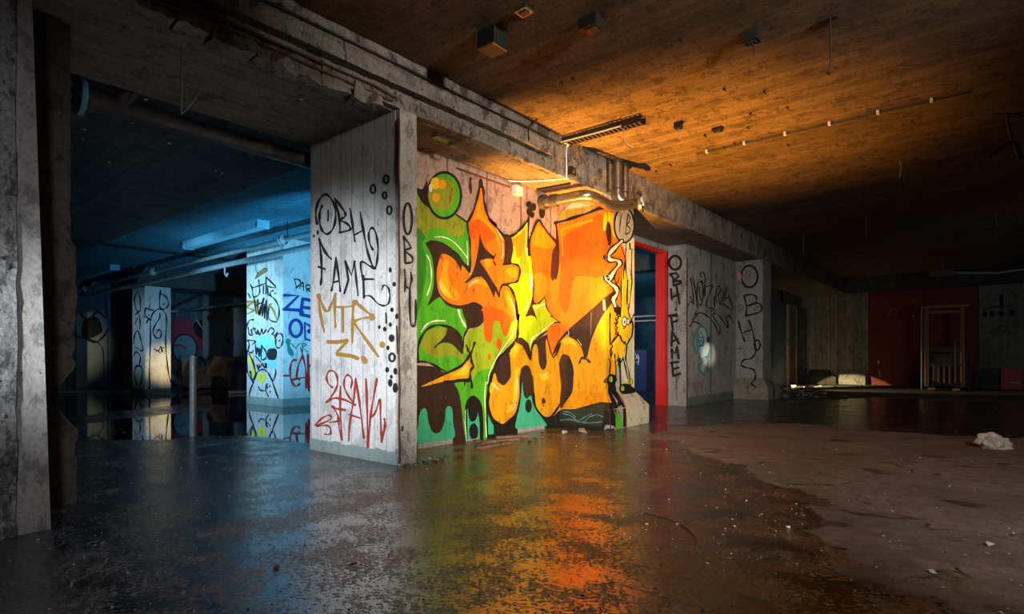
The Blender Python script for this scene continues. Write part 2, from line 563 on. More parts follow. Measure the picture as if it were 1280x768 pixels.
def make_floor():
    xs = np.concatenate([np.arange(-40, -14, .5), np.arange(-14, 6.001, .1)])
    ys = np.concatenate([np.arange(-4, 14, .1), np.arange(14, 30.01, .4)])
    gx, gy = np.meshgrid(xs, ys, indexing='ij')
    px, py = gx.ravel(), gy.ravel()
    nx, ny = len(xs), len(ys)
    v = np.stack([px, py, np.zeros_like(px)], 1)
    i, j = np.meshgrid(np.arange(nx - 1), np.arange(ny - 1), indexing='ij')
    a = (i * ny + j).ravel()
    f = np.stack([a, a + ny, a + ny + 1, a + 1], 1)
    me = bpy.data.meshes.new('floor')
    me.from_pydata(v.tolist(), [], f.tolist())
    for nm, poly in (('dry', dry), ('pool', pool), ('mud', mud)):
        at = me.attributes.new(nm, 'FLOAT', 'POINT')
        dd = sdf(px, py, poly)
        if nm == 'dry': dd = np.maximum(dd, sdf(px, py, far_dry))
        at.data.foreach_set('value', np.clip(dd, -3, 3).astype(np.float32))
    n = NT('wet asphalt and dry concrete floor')

    def attr(k):
        nd = n.n('ShaderNodeAttribute', attribute_name=k)
        return nd.outputs['Fac']
    wob = n.math('MULTIPLY', n.math('SUBTRACT', n.noise(2.2, 7, .65), .5), .9)
    wob2 = n.math('MULTIPLY', n.math('SUBTRACT', n.noise(1.1, 5, .6), .5), 1.2)
    wdry = n.rng(n.math('ADD', attr('dry'), wob), -.05, .03)
    wdry2 = n.rng(n.math('ADD', attr('dry'), wob), -.2, 1.4)
    wpool = n.rng(n.math('ADD', attr('pool'), n.math('MULTIPLY', wob2, .35)), -.02, .03)
    wmud = n.rng(n.math('ADD', attr('mud'), wob2), -.1, .05)
    wpool = n.math('MULTIPLY', wpool, n.math('SUBTRACT', 1.0, wmud))
    fine = n.noise(55, 4, .7); med = n.noise(9, 6, .65); big = n.noise(.9, 5, .6)
    ripple = n.noise((3.2, 3.2, 1), 3, .5, .3)
    wet = n.mix(n.rng(fine, .4, .75), (.010, .0085, .008), (.060, .052, .046))
    wet = n.mix(n.rng(med, .45, .7, 0, .5), wet, (.03, .022, .016))
    crust = n.math('ADD', n.math('MULTIPLY', n.noise((34, 34, 1), 6, .75), .55), n.math('MULTIPLY', n.noise((2.1, 2.1, 1), 10, .7), .45))
    wet = n.mix(n.rng(crust, .53, .60, 0, .8), wet, (.05, .044, .04))
    dryc = n.mix(n.rng(med, .35, .65), (.17, .14, .12), (.30, .255, .225))
    dryc = n.mix(n.rng(big, .35, .6, .6, 0), dryc, (.12, .10, .085))
    dryc = n.mix(n.rng(fine, .35, .6, .35, 0), dryc, (.04, .035, .03))
    puddle_spots = n.noise((1.3, 2.6, 1), 5, .6)
    spots = n.rng(puddle_spots, .60, .64)
    c = n.mix(wdry, wet, dryc)
    c = n.mix(n.math('MULTIPLY', spots, n.math('MULTIPLY', wdry, .6)), c, (.03, .025, .02))
    c = n.mix(wpool, c, (.008, .009, .010))
    # cracks
    vo = n.n('ShaderNodeTexVoronoi', feature='DISTANCE_TO_EDGE')
    dv = n.n('ShaderNodeVectorMath', operation='ADD')
    nz = n.n('ShaderNodeTexNoise'); n.link(n.pos, nz.inputs['Vector']); nz.inputs['Scale'].default_value = 2.5; nz.inputs['Detail'].default_value = 6
    n.link(n.pos, dv.inputs[0]); n.link(n.scale(.9, nz.outputs['Color']), dv.inputs[1])
    n.link(dv.outputs[0], vo.inputs['Vector']); vo.inputs['Scale'].default_value = .55
    crack = n.rng(vo.outputs['Distance'], .003, .012, 1, 0)
    crack = n.math('MULTIPLY', crack, n.rng(big, .5, .6))
    crack = n.math('MULTIPLY', crack, n.math('SUBTRACT', 1.0, wpool))
    c = n.mix(crack, c, (.006, .005, .004))
    rw = n.math('ADD', n.rng(med, .3, .7, .06, .2), n.rng(crust, .52, .60, 0, .26))
    r = n.math('ADD', n.math('MULTIPLY', rw, n.math('SUBTRACT', 1.0, wdry)), n.math('MULTIPLY', n.math('SUBTRACT', .85, n.math('MULTIPLY', spots, .5)), wdry))
    r = n.math('MULTIPLY', r, n.math('SUBTRACT', 1.0, n.math('MULTIPLY', wpool, .97)))
    r = n.math('MAXIMUM', r, .012)
    h = n.math('ADD', n.math('MULTIPLY', ripple, .35), n.math('MULTIPLY', n.rng(crust, .50, .60), .45))
    h = n.math('ADD', h, n.math('MULTIPLY', n.noise((60, 60, 1), 4, .7), .10))
    h = n.math('ADD', h, n.math('MULTIPLY', fine, .12))
    h = n.math('SUBTRACT', h, n.math('MULTIPLY', crack, .8))
    h = n.math('MULTIPLY', h, n.math('SUBTRACT', 1.0, n.math('MULTIPLY', wpool, .997)))
    nm = n.bump(h, .6, .02)
    mat = n.out(c, r, nm)
    ior = n.math('ADD', 3.3, n.math('MULTIPLY', wdry, -1.9))
    n.link(ior, n.b.inputs['IOR'])
    me.materials.append(mat)
    o = bpy.data.objects.new('floor', me)
    COL.objects.link(o); o['kind'] = 'structure'
    me.polygons.foreach_set('use_smooth', [True] * len(me.polygons))


make_floor()

# ---- ceilings
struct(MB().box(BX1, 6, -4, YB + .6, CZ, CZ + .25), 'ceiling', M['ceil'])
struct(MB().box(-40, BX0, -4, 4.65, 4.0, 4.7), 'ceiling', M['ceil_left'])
struct(MB().box(-40, BX0, 4.65, 30, 4.02, 4.7), 'ceiling', M['ceil_blue_lit'])

# ---- outer walls
struct(MB().box(6, 6.3, -4, YB + .6, 0, CZ), 'wall_right', M['dark_wall'])
struct(MB().box(-40, 6.3, -4.3, -4, 0, 4.7), 'wall_near', M['dark_wall'])

xr0 = on(1085, 470, 'y', YB).x
xr1 = on(1224, 470, 'y', YB).x
wb = MB()
wb.box(WALLX2, xr0, YB, YB + .3, 0, CZ, 0)
wb.box(xr0, xr1, YB, YB + .3, 0, CZ, 1)
wb.box(xr1, 6, YB, YB + .3, 0, CZ, 2)
wall_back = struct(wb, 'wall_back', [M['board_wall'], M['red_wall'], M['pale_wall']])
# vertical joint ribs between the board marked panels
for px in (1036, 1084):
    x = on(px, 470, 'y', YB).x
    struct(MB().box(x - .03, x + .03, YB - .03, YB, .6, 3.9), 'trim_1', M['grey_wall'])
# header over the back wall
hb = MB().rough_box(BX1, 6, YB - .55, YB, 3.92, CZ, .3, .02)
tag(hb.build('cross_beam', M['dark_wall']), 'dark concrete beam spanning above the red rear wall', 'beam', kind='structure')


def wedge(mb, x0, x1, y0, y1, e, zt, zv, sides, m=0):
    """splayed plinth: vertical to zv, sloping back to the pillar faces at zt; sides: which of -x +x -y +y splay"""
    X0 = x0 - (e if '-x' in sides else 0); X1 = x1 + (e if '+x' in sides else 0)
    Y0 = y0 - (e if '-y' in sides else 0); Y1 = y1 + (e if '+y' in sides else 0)
    v = [(X0, Y0, 0), (X1, Y0, 0), (X1, Y1, 0), (X0, Y1, 0), (X0, Y0, zv), (X1, Y0, zv), (X1, Y1, zv), (X0, Y1, zv),
         (x0, y0, zt), (x1, y0, zt), (x1, y1, zt), (x0, y1, zt)]
    f = [(3, 2, 1, 0), (0, 1, 5, 4), (1, 2, 6, 5), (2, 3, 7, 6), (3, 0, 4, 7), (4, 5, 9, 8), (5, 6, 10, 9), (6, 7, 11, 10), (7, 4, 8, 11), (8, 9, 10, 11)]
    mb.add(v, f, m)
    return v


# plinths at the foot of the rear wall
xa, xb = on(1011, 470, 'y', YB).x, on(1036, 470, 'y', YB).x
pb = MB(); wedge(pb, xa + .1, xb, YB - .05, YB, .35, .62, .3, ('+x', '-y'))
tag(pb.build('plinth', M['dark_wall']), 'dark splayed concrete plinth in the far corner of the rear wall', 'plinth')
xc = on(1084, 470, 'y', YB).x
pb = MB(); wedge(pb, xb + .45, xc - .02, YB - .05, YB, .3, .66, .24, ('-y',))
tag(pb.build('plinth', [M['grey_wall']]), 'pale lit splayed plinth against the board marked wall beside the red wall', 'plinth')

# ---- left room walls
struct(MB().box(-26.5, -26, -4, 11, 0, 4.0), 'wall_left', M['blue_dirty'])
struct(MB().box(-26, -16.5, 10.7, 10.95, 0, 4.0), 'wall_partition', M['ki_wall'])
struct(MB().box(-40, WALLX2, 25.6, 25.9, 0, 4.02), 'wall_far', M['blue_dirty'])
struct(MB().box(-34, -33.6, 10.95, 25.6, 0, 4.02), 'wall_west', M['dark_wall'])

# ---- the long beam
bm_ = thing('ceiling_beam', 'long spalled concrete beam with a ledge running from the near pillar to the back', 'beam', (BX1, 0, BZ), kind='structure')
mb = MB()
mb.box(BX0, BX1 - .09, -4, YB, BZ, CZ + .2, 0)
mb.rough_box(BX1 - .09, BX1, 3.2, 7.0, BZ, 4.10, .12, .012, 0)
mb.rough_box(BX1 - .09, BX1, 7.0, 18.0, BZ, CZ, .16, .012, 0)
mb.box(BX1 - .09, BX1, 18.0, YB - .55, BZ, CZ, 0)
mb.rough_box(BX1 - .09, BX1 - .01, -4, 3.2, BZ + .03, 4.10, .1, .035, 0, 5)
# soffit skin
mb.box(BX0, BX1 - .10, -4, YB, BZ - .006, BZ, 1)
mb.build('beam_body', [M['beam'], M['soffit']], bm_)
mb = MB()
mb.rough_box(BX1 - .09, BX1 + .035, -4, 7.0, 4.165, 4.335, .14, .010, 0, 1)
mb.build('ledge', M['beam'], bm_)
mb = MB()
mb.rough_box(BX1 - .09, BX1 + .015, -4, 7.0, 4.345, 4.41, .14, .006, 0, 2)
mb.rough_box(BX1 - .09, BX1 - .005, -4, 7.0, 4.42, CZ, .12, .018, 0, 3)
mb.build('upper_band', M['beam'], bm_)
mb = MB()
y = -.5
k = 0
while y < 3.9:
    L = random.uniform(.18, .6)
    if random.random() < .75:
        mb.rough_box(BX1 - .16, BX1 + random.uniform(.0, .025), y, y + L * .93, BZ - random.uniform(.02, .09), BZ + random.uniform(.02, .10), .045, .038, 0, k)
    y += L; k += 1
mb.build('broken_edge', M['beam'], bm_)
mb = MB()
mb.tube([(BX1 + .02, -3, 4.052), (BX1 + .022, 1, 4.045), (BX1 + .012, 3.0, 4.052), (BX1 + .02, 3.8, 4.05), (BX1 + .008, 4.1, 4.02)], .012, 8)
mb.tube([(BX1 - .02, -3, 3.99), (BX1 + .022, .5, 3.985), (BX1 + .022, 2.2, 3.98), (BX1 + .008, 4.05, 3.97)], .012, 8)
mb.build('exposed_rebar', M['rust'], bm_)

o = MB().tube([(BX1 + .03, -3, 4.378)] + [(BX1 + .03 + .004 * math.sin(y * 3), y, 4.378 + .004 * math.sin(y * 2.1)) for y in np.arange(-2, 7.6, .4)], .014, 8).build('cable', M['black_metal'])
tag(o, 'black cable clipped along the ledge of the long beam', 'cable')

# ================================================================== PILLARS
def pillar(label, x0, x1, y0, y1, ztop, mats, parts=None, name='concrete_pillar', taper=0, rough=False):
    t = thing(name, label, 'pillar', ((x0 + x1) / 2, (y0 + y1) / 2, 0), kind='thing')
    return t


# near pillar
P0 = pillar('rough grey concrete pillar cropped by the left edge, nearest of the pillars', -5.5, BX1, -.4, 1.07, BZ, None)
mb = MB()
X1 = BX1
yb, yt = 1.075, .965
v = [(-5.5, -.4, 0), (X1, -.4, 0), (X1, yb, 0), (-5.5, yb, 0), (-5.5, -.4, BZ), (X1, -.4, BZ), (X1, yt, BZ), (-5.5, yt, BZ)]
mb.add(v, [(3, 2, 1, 0), (4, 5, 6, 7), (0, 1, 5, 4), (1, 2, 6, 5), (2, 3, 7, 6), (3, 0, 4, 7)])
mb.build('pillar_body', M['near_smooth'], P0)
mb = MB()
mb.rough_box(X1 - .02, X1 + .03, -.38, .885, 0.0, BZ - .03, .07, .012, 0, 4)
mb.build('rough_face', M['near_col'], P0)
mb = MB()
mb.tube([(X1 + .036, .70 + .03 * math.sin(z * 5), z) for z in np.arange(.0, .62, .06)] + [(X1 + .036, .62, .66), (X1 + .035, .5, .7)], .012, 6)
mb.build('cable_stub', M['black_metal'], P0)
# broken wall stub behind
t = thing('wall_stub', 'dark plastered wall end with a ragged broken edge behind the nearest pillar', 'wall', (-5.9, .7, 0), kind='structure')
bmv = []
zs = np.arange(0, BZ + .01, .06)
edge = []
for z in zs:
    e = 1.40 + .03 * mnoise.noise(Vector((0, 0, z * 2))) + .03 * mnoise.noise(Vector((3, 0, z * 8)))
    if .62 < z < 1.12: e -= .13 * math.sin((z - .62) / .5 * PI)
    if 1.15 < z < 1.5: e -= .02
    if z > 2.1: e = 1.36 + .008 * mnoise.noise(Vector((0, 0, z * 6)))
    edge.append(e)
v = []; f = []
for i, z in enumerate(zs):
    e = edge[i]
    v += [(-6.10, .0, z), (-5.8, .0, z), (-5.8, e, z), (-6.10, e - .03 + .03 * mnoise.noise(Vector((7, z * 5, 0))), z)]
for i in range(len(zs) - 1):
    for k in range(4):
        a = i * 4 + k; b = i * 4 + (k + 1) % 4
        f.append((a, b, b + 4, a + 4))
f += [(3, 2, 1, 0), tuple(len(v) - 4 + k for k in range(4))]
MB().add(v, f).build('stub_body', M['stub'], t)

# ---- pillar one, white with lettering
P1 = pillar('broad white graffitied pillar between the flooded bay and the mural', BX0, BX1, 4.15, 4.41, BZ, None)
mb = MB()
mb.box(BX0, BX1 - .07, 4.15, 4.41, 0, BZ, 0)
mb.build('pillar_body', M['white_col'], P1)
mb = MB()
mb.rough_box(BX1 - .07, BX1, 4.155, 4.40, 0, BZ + .0, .09, .004, 0, 8)
mb.build('corner_strip', M['white_old'], P1, label='weathered grey edge strip with rust stains')
mb = MB()
mb.box(BX0 + .003, BX1 - .03, 4.138, 4.15, 0, .10, 0)
v = []
for i, x in enumerate(np.linspace(BX0 + .003, BX1 - .05, 46)):
    zt = .145 + .03 * mnoise.noise(Vector((x * 6, 0, 0))) + .02 * mnoise.noise(Vector((x * 19, 0, 0)))
    v += [(x, 4.141, .095), (x, 4.141, zt)]
mb.add(v, [(i * 2, i * 2 + 2, i * 2 + 3, i * 2 + 1) for i in range(45)])
mb.build('painted_skirting', M['skirt'], P1, label='flaking grey green skirting band')
mb = MB()
mb.tube([(BX1 - .004 + .004 * math.sin(z * 9), 4.148, z) for z in np.arange(.02, 3.9, .1)], .011, 6)
mb.build('rusted_edge_bar', M['rust'], P1)
P1s = [Surf([(BX0, 4.15, 0), (BX1 - .01, 4.15, 0), (BX1 - .01, 4.15, BZ), (BX0, 4.15, BZ)], 'face'),
       Surf([(BX1 + .004, 4.17, 0), (BX1 + .004, 4.40, 0), (BX1 + .004, 4.40, BZ), (BX1 + .004, 4.17, BZ)], 'strip')]
A = Art(P1s)
W = 3.4
A.line(Z('a 60,410 50,340 70,260 110,220 150,250 175,310 175,390 155,450 120,475 90,450 75,400 75,340 90,295'), W, 'ink')
A.line(Z('a 130,325 128,390'), 2.2, 'ink')
A.line(Z('a 172,245 200,370 205,465'), W, 'ink'); A.line(Z('a 180,255 220,310 240,345 235,365 200,385'), W, 'ink'); A.line(Z('a 200,385 245,405 270,430 265,450 205,465'), W, 'ink')
A.line(Z('a 270,310 285,410 300,520'), W, 'ink'); A.line(Z('a 300,480 355,450'), W, 'ink')
A.line(Z('a 335,335 355,450 380,580 410,670 430,695'), W, 'ink')
A.line(Z('a 415,575 395,530 390,470 410,435 435,470 448,550 445,630 430,695 400,680'), W * .9, 'ink')
A.line(Z('a 395,680 340,655 350,768'), W * .9, 'ink')
A.ell(Z('a 63,465')[0], 1.6, 3, 'ink'); A.ell(Z('a 38,487')[0], 1.3, 2, 'ink')
A.line(Z('a 72,505 85,620 88,740 b 88,60'), W, 'ink'); A.line(Z('a 75,510 110,590 150,635'), W, 'ink'); A.line(Z('a 70,685 110,700'), W, 'ink')
A.line(Z('a 180,625 165,768 b 162,100'), W * .85, 'ink'); A.line(Z('a 180,625 200,768 b 222,105'), W * .85, 'ink'); A.line(Z('b 175,45 215,35'), W * .8, 'ink')
A.line(Z('a 240,650 260,768 b 250,120'), W * .85, 'ink', False); A.line(Z('a 240,650 280,740 300,650'), W * .85, 'ink', False); A.line(Z('a 300,650 310,768 b 345,135'), W * .85, 'ink')
A.line(Z('b 380,0 385,150'), W * .85, 'ink', False); A.line(Z('b 385,25 445,22'), W * .9, 'ink'); A.line(Z('a 355,762 420,765'), 2.5, 'ink')
A.line(Z('b 385,140 430,140 480,190 525,205 555,185 562,130 550,80 520,65 508,95'), W * .75, 'ink')
for (x, y, rx, ry) in ((502, 125, 3.0, 5.2), (418, 187, 3.0, 5.2), (492, 227, 2.4, 4), (522, 322, 3.0, 5)):
    c = Z('a %d,%d' % (x, y))[0]
    A.ring(c, rx, ry, 2.6, 'ink')
for (x, y, rx, ry) in ((528, 705, 2.0, 3.4),):
    A.ell(Z('a %d,%d' % (x, y))[0], rx, ry, 'ink')
for (x, y, rx, ry) in ((592, 58, 2.2, 3), (577, 233, 2.2, 3), (610, 278, 1.9, 3.6), (566, 335, 2.0, 3), (528, 366, 2.2, 3), (491, 352, 1.6, 2.6), (575, 428, 3.7, 4.8), (550, 494, 2.0, 3),
                       (545, 645, 2.4, 3.6), (600, 655, 2.4, 4.4), (573, 693, 1.8, 2.6), (566, 733, 2.8, 4.6), (600, 762, 3, 5)):
    A.ell(Z('b %d,%d' % (x, y))[0], rx, ry, 'ink')
A.ell(Z('c 600,195')[0], 3.2, 5.8, 'ink'); A.ell(Z('c 566,160')[0], 2.8, 4.6, 'ink'); A.ell(Z('c 642,472')[0], 1.2, 3.2, 'ink')
A.ring(Z('b 578,560')[0], 3.4, 5, 2.8, 'ink')
A.line(Z('b 537,255 540,322'), 3.2, 'ink'); A.line(Z('b 610,345 616,530'), 1.8, 'ink')
# ochre letters
A.line(Z('b 75,140 85,250 112,385'), 3.6, 'gold'); A.line(Z('b 75,140 110,220 135,245 165,190 190,125'), 3.6, 'gold'); A.line(Z('b 190,125 185,250 190,350'), 3.4, 'gold')
A.ell(Z('b 75,140')[0], 2.8, 3.6, 'gold')
A.line(Z('b 190,215 250,215 310,205 330,180'), 3.0, 'gold'); A.line(Z('b 240,220 242,385'), 3, 'gold')
A.line(Z('b 315,185 308,300 305,460'), 3.8, 'gold'); A.line(Z('b 325,180 380,225 440,275'), 4.4, 'gold'); A.line(Z('b 440,285 380,290 312,315'), 3.4, 'gold'); A.line(Z('b 312,315 380,410 485,555'), 4, 'gold')
A.ell(Z('b 442,283')[0], 3.8, 4.6, 'gold'); A.ell(Z('b 325,182')[0], 4, 3.6, 'gold')
A.line(Z('b 140,453 200,455 270,445'), 4.8, 'gold', False); A.line(Z('b 270,450 205,520 200,535'), 3.4, 'gold', False); A.line(Z('b 205,538 300,550 340,565'), 5, 'gold', False)
A.ell(Z('b 512,473')[0], 3.4, 4.2, 'gold'); A.ell(Z('b 388,578')[0], 3.6, 5.6, 'gold', rot=-.5)
# red letters
R = 2.6
A.line(Z('c 170,190 140,160 130,110 155,75 190,90 205,140 195,200 135,290'), R, 'redspray')
A.line(Z('c 130,290 175,265 240,270 325,310'), R + .8, 'redspray')
A.line(Z('c 295,195 305,140 280,105 255,125 250,180 275,240 325,310'), R, 'redspray')
A.line(Z('c 225,180 222,320 235,550'), R, 'redspray'); A.line(Z('c 170,320 200,335 260,345'), R + .8, 'redspray')
A.line(Z('c 175,325 210,390 215,460 235,550'), R, 'redspray')
A.line(Z('c 330,125 315,280 290,420 282,555'), R, 'redspray'); A.line(Z('c 330,125 360,330 385,535'), R, 'redspray'); A.line(Z('c 285,375 360,400'), R + .6, 'redspray')
A.line(Z('c 400,130 408,350 413,600'), R + .4, 'redspray'); A.line(Z('c 475,130 450,270 430,400 415,600'), R + .2, 'redspray')
A.line(Z('c 430,400 465,360 495,270 500,400 508,565'), R, 'redspray'); A.line(Z('c 525,405 530,450 508,565'), R + .4, 'redspray')
A.line(Z('c 50,450 100,400 150,380 155,410 60,455 130,450 155,470 155,510 120,510'), R, 'redspray'); A.line(Z('c 150,430 205,420 205,400'), R, 'redspray')
# strip
A.ring(Z('a 636,378')[0], 5.2, 19.5, 2.8, 'ink')
A.line(Z('a 610,490 615,560 620,665'), 2.8, 'ink'); A.line(Z('a 612,495 655,560 620,580 665,625 660,655 620,662'), 2.8, 'ink')
A.line(Z('a 615,705 620,768 b 660,110'), 2.8, 'ink'); A.line(Z('a 655,720 660,768 b 695,100 700,310 720,345 735,300 735,165'), 3, 'ink'); A.line(Z('b 660,70 695,90'), 2.4, 'ink')
A.build({'face': ('graffiti_lettering', P1, 'black, ochre and red spray painted letters'), 'strip': ('edge_lettering', P1, 'narrow black letters down the edge strip')})

# ---- mural wall
wm = MB().box(WXB, WX, 4.41, 8.55, 0, BZ, 0)
wall_mid = struct(wm, 'wall_middle', [M['pink_wall']])
# ---- pillar two
P2Y0, P2Y1 = 8.55, 9.52
P2 = pillar('mural painted pillar at the end of the mural wall, beside the open doorway', WXB, BX1, P2Y0, P2Y1, BZ, None)
MB().box(BX0, BX1, P2Y0, P2Y1, .05, BZ).build('pillar_body', M['white_old'], P2)
mb = MB(); e = .2
wedge(mb, WX, BX1, P2Y0, P2Y1, e, .6, .33, ('+x', '-y', '+y'))
mb.build('plinth', concrete('cream plinth', (.62, .56, .44), (.3, .25, .18), .35, None, None, .8, .6, .4), P2)
x1, y0, y1 = BX1, P2Y0, P2Y1
surfs = [
    Surf([(WX, 4.42, 0), (WX, 8.549, 0), (WX, 8.549, BZ), (WX, 4.42, BZ)], 'wall'),
    Surf([(WX, y0, .59), (x1 + .008, y0, .59), (x1 + .008, y0, BZ), (WX, y0, BZ)], 'front'),
    Surf([(x1, y0 - .008, .59), (x1, y1, .59), (x1, y1, BZ), (x1, y0 - .008, BZ)], 'side'),
    Surf([(WX, y0 - e, .33), (x1 + e, y0 - e, .33), (x1, y0, .6), (WX, y0, .6)], 'plinth'),
    Surf([(WX, y0 - e, 0), (x1 + e, y0 - e, 0), (x1 + e, y0 - e, .33), (WX, y0 - e, .33)], 'plinth'),
    Surf([(x1 + e, y0 - e, .33), (x1 + e, y1 + e, .33), (x1, y1, .6), (x1, y0, .6)], 'plinth'),
    Surf([(x1 + e, y0 - e, 0), (x1 + e, y1 + e, 0), (x1 + e, y1 + e, .33), (x1 + e, y0 - e, .33)], 'plinth'),
]
# the wall surface stops where the plinth and pillar hide it, so cut it at their left edge
surfs[0] = Surf([(WX, 4.42, 0), (WX, y0 - .001, 0), (WX, y0 - .001, BZ), (WX, 4.42, BZ)], 'wall')
A = Art(surfs)
f_, l_ = A.fill, A.line
# lower dark ground
f_([(500, 455), (560, 460), (640, 430), (700, 420), (757, 440), (757, 492), (764, 512), (768, 545), (690, 545), (600, 560), (500, 580)], 'brown', False)
f_([(590, 530), (768, 505), (768, 545), (590, 560)], 'black', False)
# greens
f_(Z('A 0,250 30,340 130,450 200,540 300,575 395,525 490,595 500,700 C 510,100 515,390 480,480 430,700 G 440,40 490,210 460,310 445,400 500,480 400,620 290,670 200,610 100,565 0,560 -160,560 C -160,200 A -160,240'), 'green', n=3)
f_(Z('A 0,390 130,450 220,550 300,580 390,540 470,605 460,690 410,745 330,720 240,650 150,660 80,720 -10,690'), 'olive')
f_(Z('A -10,700 90,740 C 60,120 95,260 90,420 70,560 40,700 -10,768'), 'dgreen')
# circle
f_(Z('A -5,265 60,280 105,200 110,330 135,460 60,410 20,335'), 'black')
c = Z('A 270,340')[0]
A.ell(c, 22.5, 30.5, 'black', 40); A.ell(c, 19.5, 27, 'green', 40)
A.ell(Z('A 245,330')[0], 17, 21, 'olive', 30, .1)
A.ell(Z('A 185,225')[0], 6, 7.5, 'yellow'); A.ell(Z('A 250,235')[0], 5, 6, 'amber'); A.ell(Z('A 190,360')[0], 4.5, 6, 'amber'); A.ell(Z('A 140,270')[0], 2.2, 5, 'pinkpale')
l_(Z('A 250,390 310,370 350,330'), 1, 'olive')
l_(Z('A 385,525 490,600'), 3.8, 'black')
l_(Z('A -5,255 30,335 125,450'), 3, 'black')
# lobe lower left
f_(Z('G 45,400 70,330 130,260 220,228 295,230 290,290 240,350 185,415 270,380 340,395 400,450 440,485 455,540 430,560 380,500 300,500 200,515 120,490 60,440'), 'olive')
f_(Z('G 45,460 130,500 200,520 300,505 380,510 430,560 380,610 290,655 200,600 100,560 30,550'), 'green')
l_(Z('G 15,560 18,430 50,320 120,235 210,205 300,218'), 3.6, 'black')
f_(Z('G 300,215 350,228 400,275 440,325 448,400 440,482 400,440 340,388 270,372 215,392 185,425 178,408 240,350 290,285'), 'brown')
l_(Z('G 300,215 350,228 400,275 440,325'), 2, 'black')
l_(Z('G 50,270 100,200 180,165 280,165'), 2.2, 'pale')
l_(Z('C 180,50 260,50 350,90 430,170 490,250'), 1.6, 'pale'); l_(Z('C 488,90 497,320'), 1.2, 'pale')
l_(Z('C 100,220 130,280 145,380 140,500 105,610'), 1.8, 'pale')
l_(Z('G 405,60 430,140 475,220'), 2.6, 'pale')
# yellow green body
f_(Z('C 640,768 D 60,700 300,700 360,768 H 365,100 360,250 345,340 260,440 190,510 130,610 90,700 70,768 J 60,200 40,0 I 600,20 520,40 G 525,600 515,500 460,470 455,400 475,320 510,250 590,228 640,190 660,100'), 'yg', n=3)
# green legs
f_(Z('I 370,75 450,60 520,60 600,-40 720,-60 712,60 690,200 688,400 692,610 640,610 640,400 620,270 580,205 540,190 495,225 470,300 465,420 485,640 470,600 450,450 430,260 405,150'), 'green')
# brown blob
f_(Z('C 440,705 500,690 560,672 620,700 650,740 G 668,80 655,150 620,205 570,228 520,235 490,250 480,180 450,100 440,40'), 'brown')
l_(Z('G 490,250 460,310 448,400 445,470'), 2.6, 'black')
# orange S with drips
f_(Z('A 620,190 645,300 655,430 700,550 768,625 B 80,400 150,485 210,560 235,650 240,750 D 235,140 228,232 300,232 360,250 377,300 365,372 300,412 225,432 270,445 310,500 345,620 358,768 '
     'H 335,80 325,165 285,185 265,280 240,318 215,285 190,190 150,160 122,200 115,340 80,375 38,320 30,200 G 660,110 668,60 C 650,735 620,702 560,674 500,688 440,705 400,705 330,690 260,640 215,570 195,440 205,330 225,260 250,212 320,235 385,290 430,378 440,325 505,400 520,420 '
     '540,330 520,200 515,60 A 490,600 560,470 595,340 612,210'), 'orange', n=3)
A.ell(Z('H 178,385')[0], 3.7, 6.7, 'dorange'); A.ell(Z('H 88,510')[0], 2.0, 4, 'dorange')
f_(Z('C 640,768 H 10,60 60,20 200,60 300,140 265,280 240,318 215,285 190,190 150,160 122,200 115,340 80,375 40,320 38,180'), 'dorange', n=4)
f_(Z('C 240,420 250,320 280,275 310,280 300,400 330,500 405,590 410,640 380,660 320,645 260,590 225,490'), 'amber')
f_(Z('C 235,440 260,500 330,600 325,640 270,600 235,530'), 'yellow'); l_(Z('C 225,480 240,550 300,620'), 1.2, 'pinkpale')
f_(Z('C 500,520 530,475 600,450 660,470 680,530 600,500 540,510'), 'amber'); l_(Z('C 510,525 545,485 600,465'), 1.4, 'pinkpale')
f_(Z('A 612,400 630,520 700,610 768,690 B 90,470 170,570 195,680 150,600 60,520 0,450 A 690,660 560,600 530,700 525,640 570,540'), 'amber')
l_(Z('B 150,500 205,600 218,740 D 205,180'), 1.3, 'pinkpale')
f_(Z('A 520,620 600,570 690,640 768,740 D 60,40 90,120 100,140 20,60 A 600,700 560,768 510,700'), 'dorange')
f_(Z('D 245,290 310,262 350,280 352,350 310,365 270,330'), 'amber'); l_(Z('D 300,350 350,352'), 1.3, 'yellow'); f_(Z('D 30,205 80,190 100,215 80,270 60,250'), 'amber')
f_(Z('D 230,490 270,500 310,600 320,740 290,660 240,560'), 'amber')
# brown wedge inside S
f_(Z('C 610,15 628,90 670,170 745,235 742,260 680,257 640,268 615,290 D 60,300 120,400 170,480 178,540 160,520 145,495 132,552 112,510 60,410 20,362 C 610,430 560,440 520,468 480,495 470,482 510,440 545,380 575,270 600,130'), 'brown', n=3)
l_(Z('D 100,165 130,165 150,133'), 2.2, 'black'); l_(Z('D 130,168 130,210 150,242'), 2.0, 'black')
# big black hook
f_(Z('C 90,112 150,88 230,100 320,150 400,220 470,310 512,345 512,395 470,350 440,322 430,378 400,310 340,242 252,210 225,260 203,340 195,440 212,560 250,632 320,685 400,705 445,706 445,738 370,735 290,700 240,640 215,630 170,660 122,705 115,690 150,600 170,480 165,340 150,240 120,165'), 'brown', n=4)
l_(Z('C 90,112 150,88 230,100 320,150 400,220 470,310 512,345'), 1.6, 'black')
# spike outline
l_(Z('A 620,200 645,300 652,400 690,540 768,630 B 80,405 150,490 215,565 238,610'), 3.4, 'black')
l_(Z('A 618,200 592,340 552,480 490,605'), 3.4, 'black'); A.ell(Z('A 620,225')[0], 2.6, 6, 'black')
l_(Z('A 490,600 500,700 C 515,80 520,250 512,390'), 2.4, 'black')
